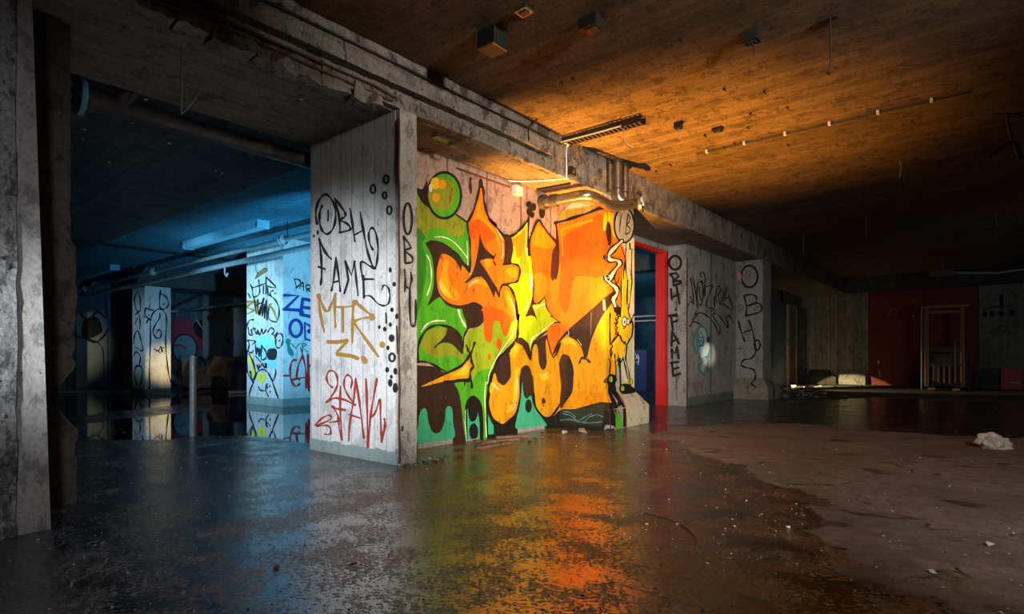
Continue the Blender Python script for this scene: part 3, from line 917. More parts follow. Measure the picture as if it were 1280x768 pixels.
# lime piece
f_(Z('B 280,590 340,560 400,500 458,430 465,600 465,700 D 470,50 492,180 512,300 516,400 505,500 510,570 545,612 622,548 640,640 700,740 H 640,30 690,120 768,178 700,190 640,260 560,330 500,380 487,530 470,440 420,350 360,322 365,250 365,100 D 360,768 342,620 302,492 262,435 350,405 375,370 380,290 365,250 300,232 300,190 318,100 B 315,700 305,640'), 'lime', n=3)
f_(Z('B 305,605 380,560 445,490 440,650 430,768 D 400,150 350,170 325,60 B 318,680'), 'amber')
f_(Z('D 420,60 440,150 470,310 400,310 385,200'), 'yg')
f_(Z('B 235,572 290,578 312,650 318,760 D 312,100 298,200 300,235 225,245 222,225 235,130'), 'brown', n=3)
l_(Z('B 235,572 290,580 350,545 410,485 465,415'), 3.6, 'black'); l_(Z('B 465,400 460,560 462,690 D 472,70 497,190 513,310 516,420 508,530'), 2.6, 'black')
l_(Z('D 480,340 490,420 485,480'), 4.5, 'pale'); l_(Z('B 440,500 436,768 D 432,60'), 1.2, 'pale'); l_(Z('D 425,680 470,600 495,540'), 1.5, 'pale')  # first, broad pale stroke paints the bright light patch on the lime
f_(Z('D 505,530 520,590 550,617 500,630 520,690 535,735 H 550,172 530,132 490,112 435,122 465,50 D 482,620'), 'brown', n=3)
l_(Z('D 515,580 550,612 590,580 625,545 625,525'), 2.4, 'black'); l_(Z('D 625,545 637,640 690,730 H 680,115 768,180'), 2.4, 'black')
l_(Z('H 768,180 700,185 650,250 560,320 512,370 492,440 488,540'), 2.8, 'black'); l_(Z('H 350,335 400,335 450,380 475,440 488,540'), 2, 'black')
l_(Z('D 530,655 620,615'), 2.4, 'pale'); l_(Z('H 705,175 640,225 560,290 500,330 485,400'), 1.8, 'pale')
l_(Z('D 215,432 190,480 180,545'), 2.4, 'black')
l_(Z('D 220,237 300,230 362,248 380,290 370,372 345,405 280,420 215,435'), 2.6, 'black')
l_(Z('D 215,430 265,440 310,500 342,600 360,768 H 366,100 362,250 345,340 260,440 190,505 140,600 100,700 85,768 J 75,110 68,260 66,400 70,600'), 3.4, 'black')
l_(Z('D 290,560 325,660 332,768 H 335,160 310,290 230,410 150,530 90,660 68,768 J 52,60 42,200 50,400 58,590'), 1.4, 'pale')
# orange centre spike and panel
f_(Z('B 555,425 610,490 735,645 E 52,430 42,380 38,290 100,270 250,222 450,155 530,130 532,250 545,380 585,430 600,560 610,680 600,768 F 600,80 560,180 520,235 440,252 340,342 200,462 100,560 40,640 5,735 H 768,352 700,520 635,290 690,195 768,188 D 768,790 700,740 640,640 622,548 545,610 512,570 518,420 500,230 470,50 B 465,680 500,540'), 'orange', n=3)
f_([(701, 300), (730, 282), (755, 270), (757, 343), (720, 346), (712, 380), (706, 392), (698, 372), (700, 340)], 'dorange', n=3)
f_(Z('B 560,480 640,560 700,640 660,700 560,680 500,640 530,540'), 'amber')
f_(Z('D 525,330 620,330 640,450 600,560 550,590 525,480'), 'amber')
f_(Z('D 700,0 750,0 755,120 738,280 712,370 692,395 674,340 680,220 692,110 722,45'), 'brown'); l_(Z('B 735,645 720,700 D 700,100'), 1.5, 'black')
l_(Z('B 470,760 B 470,650 500,540 555,425 600,480 660,560 735,645'), 3.2, 'black', n=3)
l_(Z('E 75,335 200,292 350,250'), 4.4, 'amber'); l_(Z('E 80,340 90,560'), 3, 'amber')
f_(Z('E 460,190 525,190 532,300 550,400 500,335 450,335'), 'yellow')
f_(Z('E 480,260 510,300 515,440 490,470 470,360'), 'brown')
# olive and cream band beneath the pipe
f_(Z('E 110,150 250,60 380,50 440,90 460,110 300,180 110,245'), 'cream'); f_(Z('E 60,215 100,160 300,130 440,95 455,118 250,195 60,255'), 'ochre')
l_(Z('E 25,272 150,238 300,190 450,132 530,120'), 4.2, 'black'); l_(Z('E 30,270 45,400 55,600 28,760'), 3.0, 'black')
# amber lower letters
f_(Z('H 345,375 400,400 455,510 488,545 500,440 530,385 550,430 565,580 600,635 635,580 625,340 640,320 700,520 768,380 F 10,720 60,610 130,560 200,590 260,660 290,740 310,740 340,620 400,470 480,330 520,270 560,330 575,420 575,640 K 572,60 500,200 485,360 520,430 545,540 505,462 440,440 370,455 280,480 200,500 80,505 20,550 -20,570 '
     'J 760,270 720,350 650,400 580,370 530,290 512,170 502,0 H 497,768 490,660 465,603 430,590 393,620 380,700 380,768 J 380,150 365,280 320,380 230,460 170,450 110,390 80,290 85,170 120,20 H 140,660 280,470'), 'amber', n=3)
f_(Z('F 500,330 550,330 560,520 K 480,60 480,340 200,340 190,250 300,60 F 330,700 400,520'), 'amber')
f_(Z('H 300,430 350,400 370,430 320,520 290,470'), 'yellow'); l_(Z('H 360,620 340,700 J 335,120 315,260 260,350'), 4.4, 'yellow'); l_(Z('J 355,20 352,140 335,270 300,340'), 1.2, 'pinkpale')
f_(Z('J 100,70 130,60 140,100 110,170 90,150'), 'yellow'); l_(Z('J 135,90 175,135'), 2, 'pinkpale')
f_(Z('H 565,660 600,690 650,660 670,600 660,700 620,740 580,720'), 'yellow'); l_(Z('H 600,685 640,665'), 1.6, 'pinkpale')
f_(Z('F 90,600 140,575 200,610 220,660 160,625 110,640'), 'yellow')
f_(Z('K 80,495 175,365 480,362 500,400 530,470 440,430 300,470 200,495'), 'amber', False)
# brown inserts in the lower letters
f_(Z('H 510,385 560,335 630,300 640,325 620,380 632,480 636,580 600,636 565,580 560,480 545,410 525,382'), 'brown', n=4)
l_(Z('H 635,300 700,520 768,370 F 5,725 50,620 130,525'), 2.6, 'black', n=3)
f_(Z('H 350,335 400,335 450,380 475,440 488,540 470,470 455,512 430,440 390,395 345,372'), 'brown', n=3)
f_(Z('H 270,470 290,600 290,700 250,768 J 280,30 230,90 170,60 150,0 H 140,640 190,520'), 'brown')
f_(Z('H 380,768 380,690 395,620 430,590 465,605 490,660 498,768 J 500,60 500,150 480,200 440,215 420,170 410,80 390,60 380,10'), 'brown', n=4)
f_(Z('K 60,110 80,40 110,25 150,50 180,120 187,220 172,350 120,440 75,495 65,420 75,300 65,200'), 'brown')
l_(Z('K 60,110 80,40 110,25 150,50 180,120 187,220 172,350 120,440 75,495'), 1.5, 'black')
f_(Z('F 540,165 440,245 340,335 200,455 130,520 150,560 220,600 265,660 290,740 310,735 340,610 400,460 470,340 525,258'), 'brown', n=3)
l_(Z('F 130,520 150,560 220,600 262,660 290,740'), 1.8, 'black'); l_(Z('F 455,250 460,330'), 3, 'greybase'); l_(Z('F 345,350 342,560'), .8, 'greybase'); l_(Z('F 225,590 260,640'), .8, 'white'); l_(Z('F 140,520 140,555'), 1, 'white')
l_(Z('K 245,92 262,55 300,62 332,90'), 3.4, 'brown'); l_(Z('K 290,20 292,60'), 4, 'brown')
f_(Z('J 590,220 610,212 628,250 608,270 590,262'), 'brown'); A.ell(Z('J 605,285')[0], 1, 1.2, 'brown')
l_(Z('J 85,170 78,290 110,392 170,452 230,462 320,382 366,280 382,150'), 2.2, 'black'); l_(Z('J 512,170 530,292 580,372 650,402 720,352 762,270'), 2.2, 'black')
l_(Z('J 500,0 510,170'), 2, 'black'); l_(Z('J 382,150 380,0'), 2, 'black')
# yellow horn
f_(Z('G 520,500 440,605 340,655 240,700 100,765 I 45,102 100,96 250,58 400,32 510,20 G 505,690 525,600'), 'amber', n=3)
f_(Z('G 350,690 420,640 500,560 505,640 480,680'), 'yellow'); l_(Z('G 430,640 480,600'), 1.6, 'pinkpale')
l_(Z('G 10,556 100,560 190,600 290,662'), 3, 'black'); l_(Z('G 288,665 400,612 480,540 520,470'), 3.4, 'black')
l_(Z('G 482,395 495,450 520,472 540,430 558,370'), 2.6, 'black'); l_(Z('G 520,472 530,560 548,600 520,640 515,710 I 528,60 532,118'), 3.2, 'black')
l_(Z('I 270,58 400,42 520,42'), 3.4, 'black'); l_(Z('I 465,55 458,98'), 1.6, 'black')
# teal pieces
f_(Z('I 30,370 60,315 95,330 110,420 140,520 190,555 240,520 270,420 280,320 310,290 340,320 350,450 345,610 20,655 20,450'), 'teal', n=4)
f_(Z('I 10,655 345,605 348,664 10,720'), 'greybase', False)
f_(Z('I 470,640 480,400 490,300 502,400 540,440 580,400 590,350 605,450 608,640'), 'teal', False)
f_(Z('I 472,330 480,270 510,212 550,190 600,228 630,300 640,420 640,615 612,618 605,450 592,345 570,420 530,442 502,400 492,300 485,400 490,640 474,560'), 'black', n=3)
A.ell(Z('I 548,535')[0], 5.6, 10.4, 'black'); l_(Z('I 470,330 466,450 485,650'), 1.2, 'pale'); f_(Z('I 490,610 600,600 605,625 490,650'), 'greybase', False)
f_(Z('I 685,370 715,440 740,480 740,560 688,565'), 'teal', False)
f_(Z('J 400,58 412,170 440,220 485,190 500,260 540,340 600,420 622,492 355,515 345,420 365,340 385,220'), 'teal', n=4)
f_(Z('J 355,508 610,478 626,518 355,575'), 'greybase', False); A.ell(Z('J 460,290')[0], 4.2, 8.4, 'black')
l_(Z('J 620,490 640,510 700,470 730,500 768,505'), 2, 'black')
# plinth scribbles
f_(Z('K 60,510 200,508 300,485 400,455 470,450 455,560 440,650 200,630 60,600'), 'dkgreenblack', False)
f_(Z('K 470,445 520,450 548,560 550,670 455,690 460,560'), 'black', False)
for s_ in ('K 70,600 150,590 230,600 290,570 350,540', 'K 100,540 170,560 230,610 280,610', 'K 290,610 330,570 400,550 450,570', 'K 280,620 360,620 440,610', 'K 90,520 160,530 210,570'):
    l_(Z(s_), 1.1, 'bluish')
f_(Z('K 455,690 470,640 520,640 550,668 K 480,672'), 'greybase', False)
# +X face of the pillar: grey cream, then yellow edge, balloon, creature
f_(Z('E 585,430 715,400 F 715,400 K 715,350 600,365 575,300 F 590,400 600,80 E 612,680'), 'cream', False)
f_(Z('E 585,435 640,560 625,768 F 600,60 590,300 570,300 545,100 E 590,640'), 'orange', n=3)
c = Z('E 625,292')[0]
A.ell(c, 13.6, 22.8, 'black', 36); A.ell(c, 11.4, 20.6, 'balloon', 36)
f_(Z('E 555,250 600,180 660,200 700,250 640,240 590,230'), 'greybase')
l_(Z('E 605,190 590,270 582,350'), 1.5, 'black'); l_(Z('E 655,190 645,290 635,370'), 1.5, 'black'); l_(Z('E 655,192 672,225 668,260 650,290 672,318 668,355 635,372'), 1.5, 'black')
path = Z('E 605,430 530,500 490,555 500,592 560,600 585,630 540,690 490,768 F 478,30 492,90 550,140 562,190 530,240 545,300 575,345')
l_(path, 9.0, 'black', n=5); l_(path[:-1], 4.4, 'pinkpale', n=5)
A.ell(Z('E 465,572')[0], 2.6, 3, 'black')
l_(Z('F 535,30 545,80 560,100 580,50'), 1.8, 'black')
l_(Z('E 600,485 635,600 640,768 F 660,80'), 1.5, 'black'); l_(Z('E 642,445 632,600 615,768 F 600,90 600,300'), 1.6, 'black'); l_(Z('E 692,515 682,768 F 668,200 662,350'), 1.4, 'black'); l_(Z('E 672,450 676,500'), 2, 'brown')
f_(Z('F 602,0 640,0 650,100 640,290 602,310 598,150'), 'yellow', n=3); f_(Z('F 652,120 690,20 690,100 672,260 662,330 652,290'), 'lime', n=3)
f_(Z('F 592,320 650,300 668,380 702,470 690,560 642,645 600,600 575,545 548,500 560,440 550,385 590,395'), 'yellow', n=4)
l_(Z('F 602,0 596,150 600,305'), 1.7, 'black'); l_(Z('F 640,0 652,100 642,290'), 1.7, 'black'); l_(Z('F 690,20 690,100 672,260 660,335'), 1.6, 'black'); l_(Z('F 655,120 652,290'), 1.6, 'black')
l_(Z('F 600,305 592,340 590,395'), 1.4, 'black'); l_(Z('F 650,300 668,380 690,430'), 1.5, 'black'); l_(Z('E 615,768 E 625,640 640,500'), 1.6, 'black'); l_(Z('E 690,500 686,768'), 1.5, 'black')
for s_ in ('F 575,370 555,375 575,395', 'F 560,400 545,410 572,425', 'F 560,440 540,450 565,460', 'F 550,480 540,500 568,500', 'F 555,520 545,545 580,540', 'F 580,560 580,590 600,580', 'F 600,600 605,630 620,612', 'F 630,610 640,650 650,620', 'F 660,600 690,560 700,480 690,440'):
    l_(Z(s_), 1.4, 'black')
A.ell(Z('F 625,435')[0], 3.6, 7, 'black'); A.ell(Z('F 625,435')[0], 2.5, 5.6, 'white'); A.ell(Z('F 626,438')[0], .9, 2.2, 'black')
A.ell(Z('F 657,435')[0], 2.2, 5, 'black'); A.ell(Z('F 657,435')[0], 1.3, 3.6, 'white'); l_(Z('F 610,490 625,495 635,480'), 1.2, 'black'); l_(Z('F 675,450 700,390 712,370'), 2, 'black')
f_(Z('F 512,625 575,548 605,615 645,650 635,768 K 600,30 560,110 500,50 F 500,768'), 'yellow', n=4)
for s_ in ('F 512,625 530,590 575,548', 'F 510,660 500,700 515,768', 'F 640,660 635,768', 'K 495,60 500,100 495,200', 'K 540,20 545,110 540,200', 'K 515,100 520,200', 'K 585,60 590,290', 'K 610,45 640,150 655,235', 'K 632,50 660,160 672,235', 'K 575,30 570,110 585,130'):
    l_(Z(s_), 1.5, 'black')
l_(Z('F 500,370 497,500 500,640'), 2.2, 'black')
l_(Z('F 592,320 588,395 560,380 572,410 548,420 568,440 545,470 566,485 548,520 572,530 565,555 590,560 600,600 622,620 642,645 665,600 690,560 702,470 690,430'), 1.9, 'black', False)
l_(Z('F 600,600 575,548 512,625 520,650 505,680 518,705 505,740 K 505,60 540,100 560,70 590,100 610,60 F 635,768 645,650'), 1.9, 'black', False)
l_(Z('K 585,60 590,290'), 2.2, 'black'); l_(Z('K 612,50 655,235'), 2.2, 'black'); l_(Z('K 505,90 500,200'), 2.2, 'black'); l_(Z('K 545,90 548,205'), 2.2, 'black')
f_(Z('K 490,30 510,100 500,200 545,205 545,100'), 'amber', False)
f_(Z('K 455,265 480,215 500,195 545,205 560,250 545,275 550,352 485,356 482,285'), 'black', n=3)
f_(Z('K 580,300 640,276 700,310 738,350 660,372 600,366'), 'black', n=3)
for (x, y) in ((505, 240), (608, 322), (678, 262)):
    c = Z('K %d,%d' % (x, y))[0]
    A.ell(c, 2.8, 4.6, 'black'); A.ell(c, 2.1, 3.8, 'lime'); l_([(c[0] - .5, c[1] - 2.5), (c[0] - .5, c[1] + 4)], .9, 'black')
# plinth right colours
f_(Z('K 485,360 560,350 600,440 640,490 640,655 555,670 548,540'), 'black', False)
f_(Z('K 520,380 540,400 600,480 612,500 612,655 595,665 555,665 553,520 570,480'), 'greybase', n=3)
f_(Z('K 552,530 570,520 598,560 598,668 552,670'), 'green', False); A.ell(Z('K 580,455')[0], 2.2, 4.4, 'black'); l_(Z('K 565,360 620,470 632,655'), 1, 'brown'); l_(Z('K 590,370 635,480 645,650'), .8, 'orange')
# black clumps near the pipe
for (x, y, rx, ry) in ((460, 275, 3.6, 4), (505, 300, 3.4, 5), (465, 345, 3.4, 5.4), (490, 375, 3.2, 4), (588, 350, 3.8, 8)):
    A.ell(Z('B %d,%d' % (x, y))[0], rx, ry, 'black')
l_(Z('A 515,180 512,240 520,320'), 3.4, 'brown')
A.build({'wall': ('mural', wall_mid, 'green, orange, lime and amber mural with black outlines'), 'front': ('mural_panel', P2, 'orange and amber panel of the mural'),
         'side': ('painted_creature', P2, 'yellow shaggy painted creature under a speech balloon'), 'plinth': ('plinth_painting', P2, 'amber, black and green paint on the plinth')})

# ================================================================== DOORWAY
t = thing('door_1', 'open doorway in a red metal frame beside the mural', 'doorway', (-6.4, 11.5, 0), kind='structure')
MB().box(-6.52, -6.28, 13.40, 13.56, 0, 3.80).build('jamb', M['red_frame'], t)
MB().box(-6.44, -6.30, 9.52, 13.56, 3.72, 3.80).build('header', M['red_frame'], t)
MB().box(-6.5, -6.27, 9.52, 13.56, 3.80, BZ).build('lintel', M['grey_wall'], t)

# ---- wall with the black tag, and pillar three
W3 = MB().box(WXB, WX, 13.56, 17.05, 0, BZ)
MB_wall3 = struct(W3, 'wall_centre', [M['grey_wall']])
MB().box(WX, WX + .006, 13.58, 17.05, 0, .21).build('painted_skirting', M['skirt_dark'], MB_wall3)
MB().box(WX, WX + .012, 15.12, 15.14, .2, BZ).build('joint_strip', M['dark_gap'], MB_wall3)
MB().tube([(WX + .01, 13.585, z) for z in np.arange(0, 3.9, .3)], .02, 6).build('corner_bead', M['rust'], MB_wall3)
MB().box(WXB + .215, WXB + .225, 13.552, 13.56, .2, 3.8).build('corner_joint', M['dark_gap'], MB_wall3)
P3 = pillar('grey lettered pillar with a splayed plinth right of the doorway wall', BX0, BX1, 17.05, 17.8, BZ, None)
MB().box(BX0, BX1, 17.05, 17.8, .05, BZ).build('pillar_body', M['grey_wall'], P3)
mb = MB(); wedge(mb, WX, BX1, 17.05, 17.8, .2, .6, .33, ('+x', '-y', '+y')); mb.build('plinth', concrete('grey plinth', (.36, .34, .29), (.16, .15, .12), .4, None), P3)
surfs = [Surf([(WXB, 13.56, 0), (WX, 13.56, 0), (WX, 13.56, BZ), (WXB, 13.56, BZ)], 'edge'),
         Surf([(WX, 13.57, 0), (WX, 17.04, 0), (WX, 17.04, BZ), (WX, 13.57, BZ)], 'wall'),
         Surf([(WX, 17.05, .6), (BX1, 17.05, .6), (BX1, 17.05, BZ), (WX, 17.05, BZ)], 'pillar'),
         Surf([(WX, 16.85, .33), (BX1 + .2, 16.85, .33), (BX1, 17.05, .6), (WX, 17.05, .6)], 'pillar'),
         Surf([(BX1 + .2, 16.85, .33), (BX1 + .2, 18.0, .33), (BX1, 17.8, .6), (BX1, 17.05, .6)], 'pillar'),
         Surf([(BX1 + .2, 16.85, 0), (BX1 + .2, 18.0, 0), (BX1 + .2, 18.0, .33), (BX1 + .2, 16.85, .33)], 'pillar')]
A = Art(surfs)
A.ring(Z('i 167,270')[0], 7.4, 8.6, 3.2, 'ink')
for s_ in ('i 120,370 150,400 155,470', 'i 120,370 180,360 200,390 160,420', 'i 150,430 220,430 225,445 155,470', 'i 130,500 140,590', 'i 140,570 200,545', 'i 180,480 205,625',
           'i 110,735 180,720', 'j 110,30 125,130', 'j 95,30 155,30', 'j 118,80 155,65', 'j 120,145 115,250', 'j 120,145 170,235', 'j 112,225 160,200', 'j 115,275 120,340', 'j 118,280 140,310 155,260', 'j 155,260 168,345', 'j 110,378 165,370', 'j 118,378 128,475', 'j 125,425 165,412', 'j 128,475 178,455'):
    A.line(Z(s_), 2.9, 'ink', False)
A.ell(Z('i 173,678')[0], 1.3, 1.7, 'ink')
# black tag
for s_ in ('i 300,410 320,520 330,610', 'i 325,405 345,540 362,665', 'i 300,570 330,630 300,610 270,660', 'i 360,450 355,560 380,640 405,600 410,500 395,440 370,440', 'i 375,480 380,560 395,600', 'i 400,400 385,370 400,350 425,380 430,430 410,450 395,420',
           'i 425,460 425,560', 'i 440,480 490,470 450,580 440,660 490,665 520,695', 'i 530,480 520,560 525,620', 'i 530,480 550,470 560,520 540,560 560,640', 'i 565,500 590,540 570,620 600,640', 'i 610,480 600,600', 'i 610,480 640,580 665,680 600,640', 'i 605,580 640,575', 'i 505,570 510,650',
           'j 250,110 290,40 310,10', 'j 250,105 280,75 320,90 350,120', 'j 290,20 340,10 400,50 440,110 465,170 470,110 430,50 415,20 450,15 480,50 530,120 520,50 540,30 570,80', 'i 320,768 350,690'):
    A.line(Z(s_), 1.8, 'ink')
# turquoise face doodle
f_ = A.fill
f_(Z('j 320,130 350,120 375,170 395,230 385,310 370,380 350,440 330,420 345,350 310,330 300,260 320,190'), 'doodle_lit')  # pale fill paints the bright light lying over the doodle
for s_ in ('j 285,290 275,220 290,150 330,110 365,125 380,180 395,230 395,290 370,350 330,380 320,420 350,462 375,440 380,360', 'j 285,290 310,300 305,200 340,190', 'j 300,230 330,210 345,240 320,260', 'j 310,330 340,350 370,330', 'j 330,150 350,200 345,260', 'j 300,190 325,240 305,280 325,330'):
    A.line(Z(s_), 1.9, 'tealspray')
A.ell(Z('j 385,205')[0], 2.2, 4, 'bluespray')
# pillar letters
A.ring(Z('i 815,390')[0], 10.4, 13.6, 2.6, 'ink')
A.fill(Z('i 705,355 740,360 745,420 720,430'), 'pinkspray')
for s_ in ('i 770,560 790,650 785,735', 'i 765,560 830,548 875,570 865,620 790,650', 'i 800,645 880,620 920,650 905,700 780,735', 'j 610,70 630,150 655,215', 'j 645,155 710,130', 'j 680,60 705,110 725,200 735,300 700,345 650,355 628,390 660,410 715,425 735,460 730,500 705,530 745,560'):
    A.line(Z(s_), 2.4, 'ink')
A.ring(Z('j 748,245')[0], 3.4, 6.4, 2, 'ink')
A.line(Z('j 845,515 868,560 870,640'), 1.8, 'ink')
A.build({'edge': ('black_lettering', MB_wall3, 'black vertical letters on the wall end'), 'wall': ('graffiti_tag', MB_wall3, 'black scrawled tag above a turquoise face doodle'), 'pillar': ('black_lettering', P3, 'large black painted letters and a wavy tail')})

# ---- side wall further back
ys = 17.8
sw = MB().box(WALLX2 - .3, WALLX2, 17.8, YB, 0, BZ, 0)
struct(sw, 'wall_side', [M['side_wall']])
def side_panel(px0, px1, mat, name, label, cat, z0=0, z1=3.5, xo=.04):
    ya = on(px0, 460, 'x', WALLX2).y; yb_ = on(px1, 460, 'x', WALLX2).y
    o = MB().box(WALLX2, WALLX2 + xo, ya, yb_, z0, z1).build(name, mat)
    return tag(o, label, cat)
side_panel(962, 979, M['blue_wall'], 'wall_panel', 'dull blue painted panel on the side wall past the lettered pillar', 'panel')
t = thing('door_2', 'dark brown door standing in the side wall past the blue panel', 'door', (WALLX2, on(988, 460, 'x', WALLX2).y, 0), kind='structure')
ya, yb_ = on(984, 460, 'x', WALLX2).y, on(993, 460, 'x', WALLX2).y
MB().box(WALLX2, WALLX2 + .05, ya, yb_, 0, 3.3).build('door_leaf', M['timber'], t)
MB().box(WALLX2, WALLX2 + .09, ya - .12, ya, 0, 3.42).box(WALLX2, WALLX2 + .09, yb_, yb_ + .12, 0, 3.42).box(WALLX2, WALLX2 + .09, ya, yb_, 3.3, 3.42).build('door_frame', M['grey_wall'], t)
MB().box(WALLX2 + .05, WALLX2 + .10, ya + .1, ya + .25, 1.5, 1.6).build('door_handle', M['steel'], t)
o = MB().box(WALLX2, WALLX2 + .25, on(999, 460, 'x', WALLX2).y, on(1006, 460, 'x', WALLX2).y, 0, 3.4).build('wall_pier', M['dark_wall']); tag(o, 'dark narrow pier near the far corner of the side wall', 'pier', kind='structure')

# ================================================================== LEFT BAY
def art_build(A, info): A.build(info)

# pillar B
c0 = on(354, 507, 'z', 0)
PBY = 7.2
PB = pillar('pale blue graffitied pillar standing in the pool behind two pipes', -14.9, -13.07, PBY, 8.4, 4.0, None)
bx0, bx1 = on(308.5, 500, 'y', PBY).x, on(354, 500, 'y', PBY).x
MB().box(bx0, bx1, PBY, PBY + 1.5, 0, 4.02).build('pillar_body', M['white_col'], PB)
MB().box(bx0 - .006, bx1 + .006, PBY - .006, PBY + 1.5, -.001, .19).build('painted_skirting', M['skirt'], PB)
A = Art([Surf([(bx0, PBY, 0), (bx1, PBY, 0), (bx1, PBY, 4), (bx0, PBY, 4)], 'f'), Surf([(bx1, PBY, 0), (bx1, PBY + 1.5, 0), (bx1, PBY + 1.5, 4), (bx1, PBY, 4)], 's')])
A.fill(Z('e 170,110 250,70 320,120 350,200 360,330 300,400 240,330 180,300 150,200'), 'cyanhaze')
A.fill(Z('d 145,300 170,250 230,200 262,200 250,230 200,260'), 'gold'); A.line(Z('d 145,300 170,250 230,200 262,200 250,230 200,260 145,300'), 1, 'ink')
for s_ in ('d 100,350 120,400 130,470 180,450 190,400 180,310', 'd 100,350 120,380 180,365 250,340', 'd 225,370 225,440', 'd 250,280 250,440', 'd 250,280 345,380 260,370', 'd 130,470 140,520 150,600', 'd 265,390 270,440',
           'd 300,470 290,430 320,410', 'd 330,440 350,435', 'd 80,440 100,480', 'd 270,450 330,490 370,560 375,640 350,710 280,680 280,560 300,540', 'd 60,768 90,700 130,690'):
    A.line(Z(s_), 2.1, 'ink')
for s_ in ('d 70,520 130,515 70,570 135,600 65,635', 'd 160,520 170,620', 'd 180,640 290,560 360,700', 'd 200,600 230,480 210,560'):
    A.line(Z(s_), 3.0, 'gold')
for s_ in ('d 145,500 155,630', 'd 170,500 180,640 200,560 190,650 215,520 215,660 240,540 235,680 255,500 260,690', 'd 150,560 200,530 250,560'):
    A.line(Z(s_), 2.2, 'ink')
for s_ in ('e 80,0 90,60 120,70 110,20 150,10', 'e 130,0 160,60 170,20 190,70 210,10 220,60 250,20', 'e 270,40 300,0 330,30 310,60 340,70 360,40', 'e 340,100 360,60 400,60 412,110 400,170 370,195 345,170 345,110', 'e 330,80 345,120',
           'e 75,120 90,160 80,220 110,240 130,220', 'e 80,120 150,130 120,160', 'e 150,160 160,260 170,190 185,280 190,200', 'e 210,170 205,300 250,290 250,230 215,180', 'e 150,270 200,330',
           'e 70,220 68,330 75,430 130,530', 'e 85,690 100,600 140,500 165,430 220,400 270,430 300,490 340,600 390,735', 'e 180,570 200,600 245,600 255,545 265,540', 'e 245,600 275,660',
           'e 300,480 320,510 345,440 340,400', 'e 165,360 180,400', 'e 185,350 190,380 210,350', 'e 215,345 235,380', 'e 240,340 255,385 255,345'):
    A.line(Z(s_), 2.1, 'ink')
A.fill(Z('e 270,210 350,205 345,300 270,300'), 'ink')
A.ell(Z('e 380,125')[0], 1, 1.3, 'ink')
for (x, y) in ((287, 560), (290, 615), (265, 575)): A.ell(Z('e %d,%d' % (x, y))[0], 1, 1.4, 'ink')
A.fill(Z('e 170,450 240,440 245,500 210,528 175,500'), 'sunny'); A.fill(Z('e 85,290 120,270 125,340 105,370 85,340'), 'sunny'); A.fill(Z('e 110,380 140,400 150,450 120,460'), 'sunny')
A.line(Z('e 90,250 130,340 150,450 120,500 100,420'), 2.4, 'ink'); A.line(Z('e 205,462 203,490'), 1, 'gold')
# side
for s_ in ('d 525,310 540,380', 'd 520,300 570,310 575,350 535,385', 'd 570,390 600,330 610,410', 'd 580,370 610,370', 'd 630,360 640,425', 'd 630,360 670,360 670,390 640,395 690,430'):
    A.line(Z(s_), 2.0, 'ink')
for s_ in ('d 425,455 560,460 440,580', 'd 420,590 590,600', 'd 600,490 580,640', 'd 605,490 700,510', 'd 590,570 670,580', 'd 580,640 690,665', 'd 560,600 600,620'):
    A.line(Z(s_), 4, 'bluespray', False)
A.ring(Z('e 535,5')[0], 7.5, 10.5, 4, 'bluespray'); A.line(Z('d 620,720 e 625,110'), 4, 'bluespray'); A.line(Z('d 620,720 690,768 e 650,30 700,60 700,120 630,110'), 4, 'bluespray')
A.line(Z('e 460,130 470,200 500,260'), 6.5, 'greenspray')
for s_ in ('e 490,150 540,200', 'e 500,160 530,190 575,150', 'e 600,150 600,230', 'e 600,150 640,160 600,190 650,230', 'e 680,160 685,230'):
    A.line(Z(s_), 1.6, 'greenspray')
for s_ in ('e 540,310 500,320 480,400 490,500 530,560 570,540', 'e 580,190 600,260', 'e 600,270 560,360 540,480', 'e 600,270 630,400 635,580', 'e 650,260 660,600', 'e 420,460 480,460', 'e 500,500 600,480 700,490', 'e 660,370 705,340', 'e 540,480 570,500', 'e 660,560 700,570'):
    A.line(Z(s_), 3, 'brightred')
A.build({'f': ('graffiti_doodle', PB, 'black ghost doodle and tags with yellow and cyan paint'), 's': ('graffiti_lettering', PB, 'blue and red letters on the shaded side')})

# pillar A
PAY = 6.85
ax0, ax1 = on(165.5, 490, 'y', PAY).x, on(181, 490, 'y', PAY).x
ayr = on(213.5, 490, 'x', ax1).y
PA = pillar('cream lit pillar with curling black doodles, further into the flooded bay', ax0, ax1, PAY, ayr, 4, None)
MB().box(ax0, ax1, PAY, ayr, 0, 4.02).build('pillar_body', M['white_col'], PA)
MB().box(ax0 - .006, ax1 + .006, PAY - .006, ayr, -.001, .16).build('painted_skirting', M['skirt_dark'], PA)
A = Art([Surf([(ax0, PAY, 0), (ax1, PAY, 0), (ax1, PAY, 4), (ax0, PAY, 4)], 'f'), Surf([(ax1, PAY, 0), (ax1, ayr, 0), (ax1, ayr, 4), (ax1, PAY, 4)], 's')])
for s_ in ('f 115,100 90,130 100,210 125,215 125,150 115,100', 'f 95,240 115,230 125,290 120,330', 'f 90,300 110,260', 'f 85,420 90,370 110,340 130,400 140,465 95,440', 'f 85,500 100,470 125,500 120,550 100,560 90,620 110,680 130,660 135,570 105,560'):
    A.line(Z(s_), 1.9, 'ink')
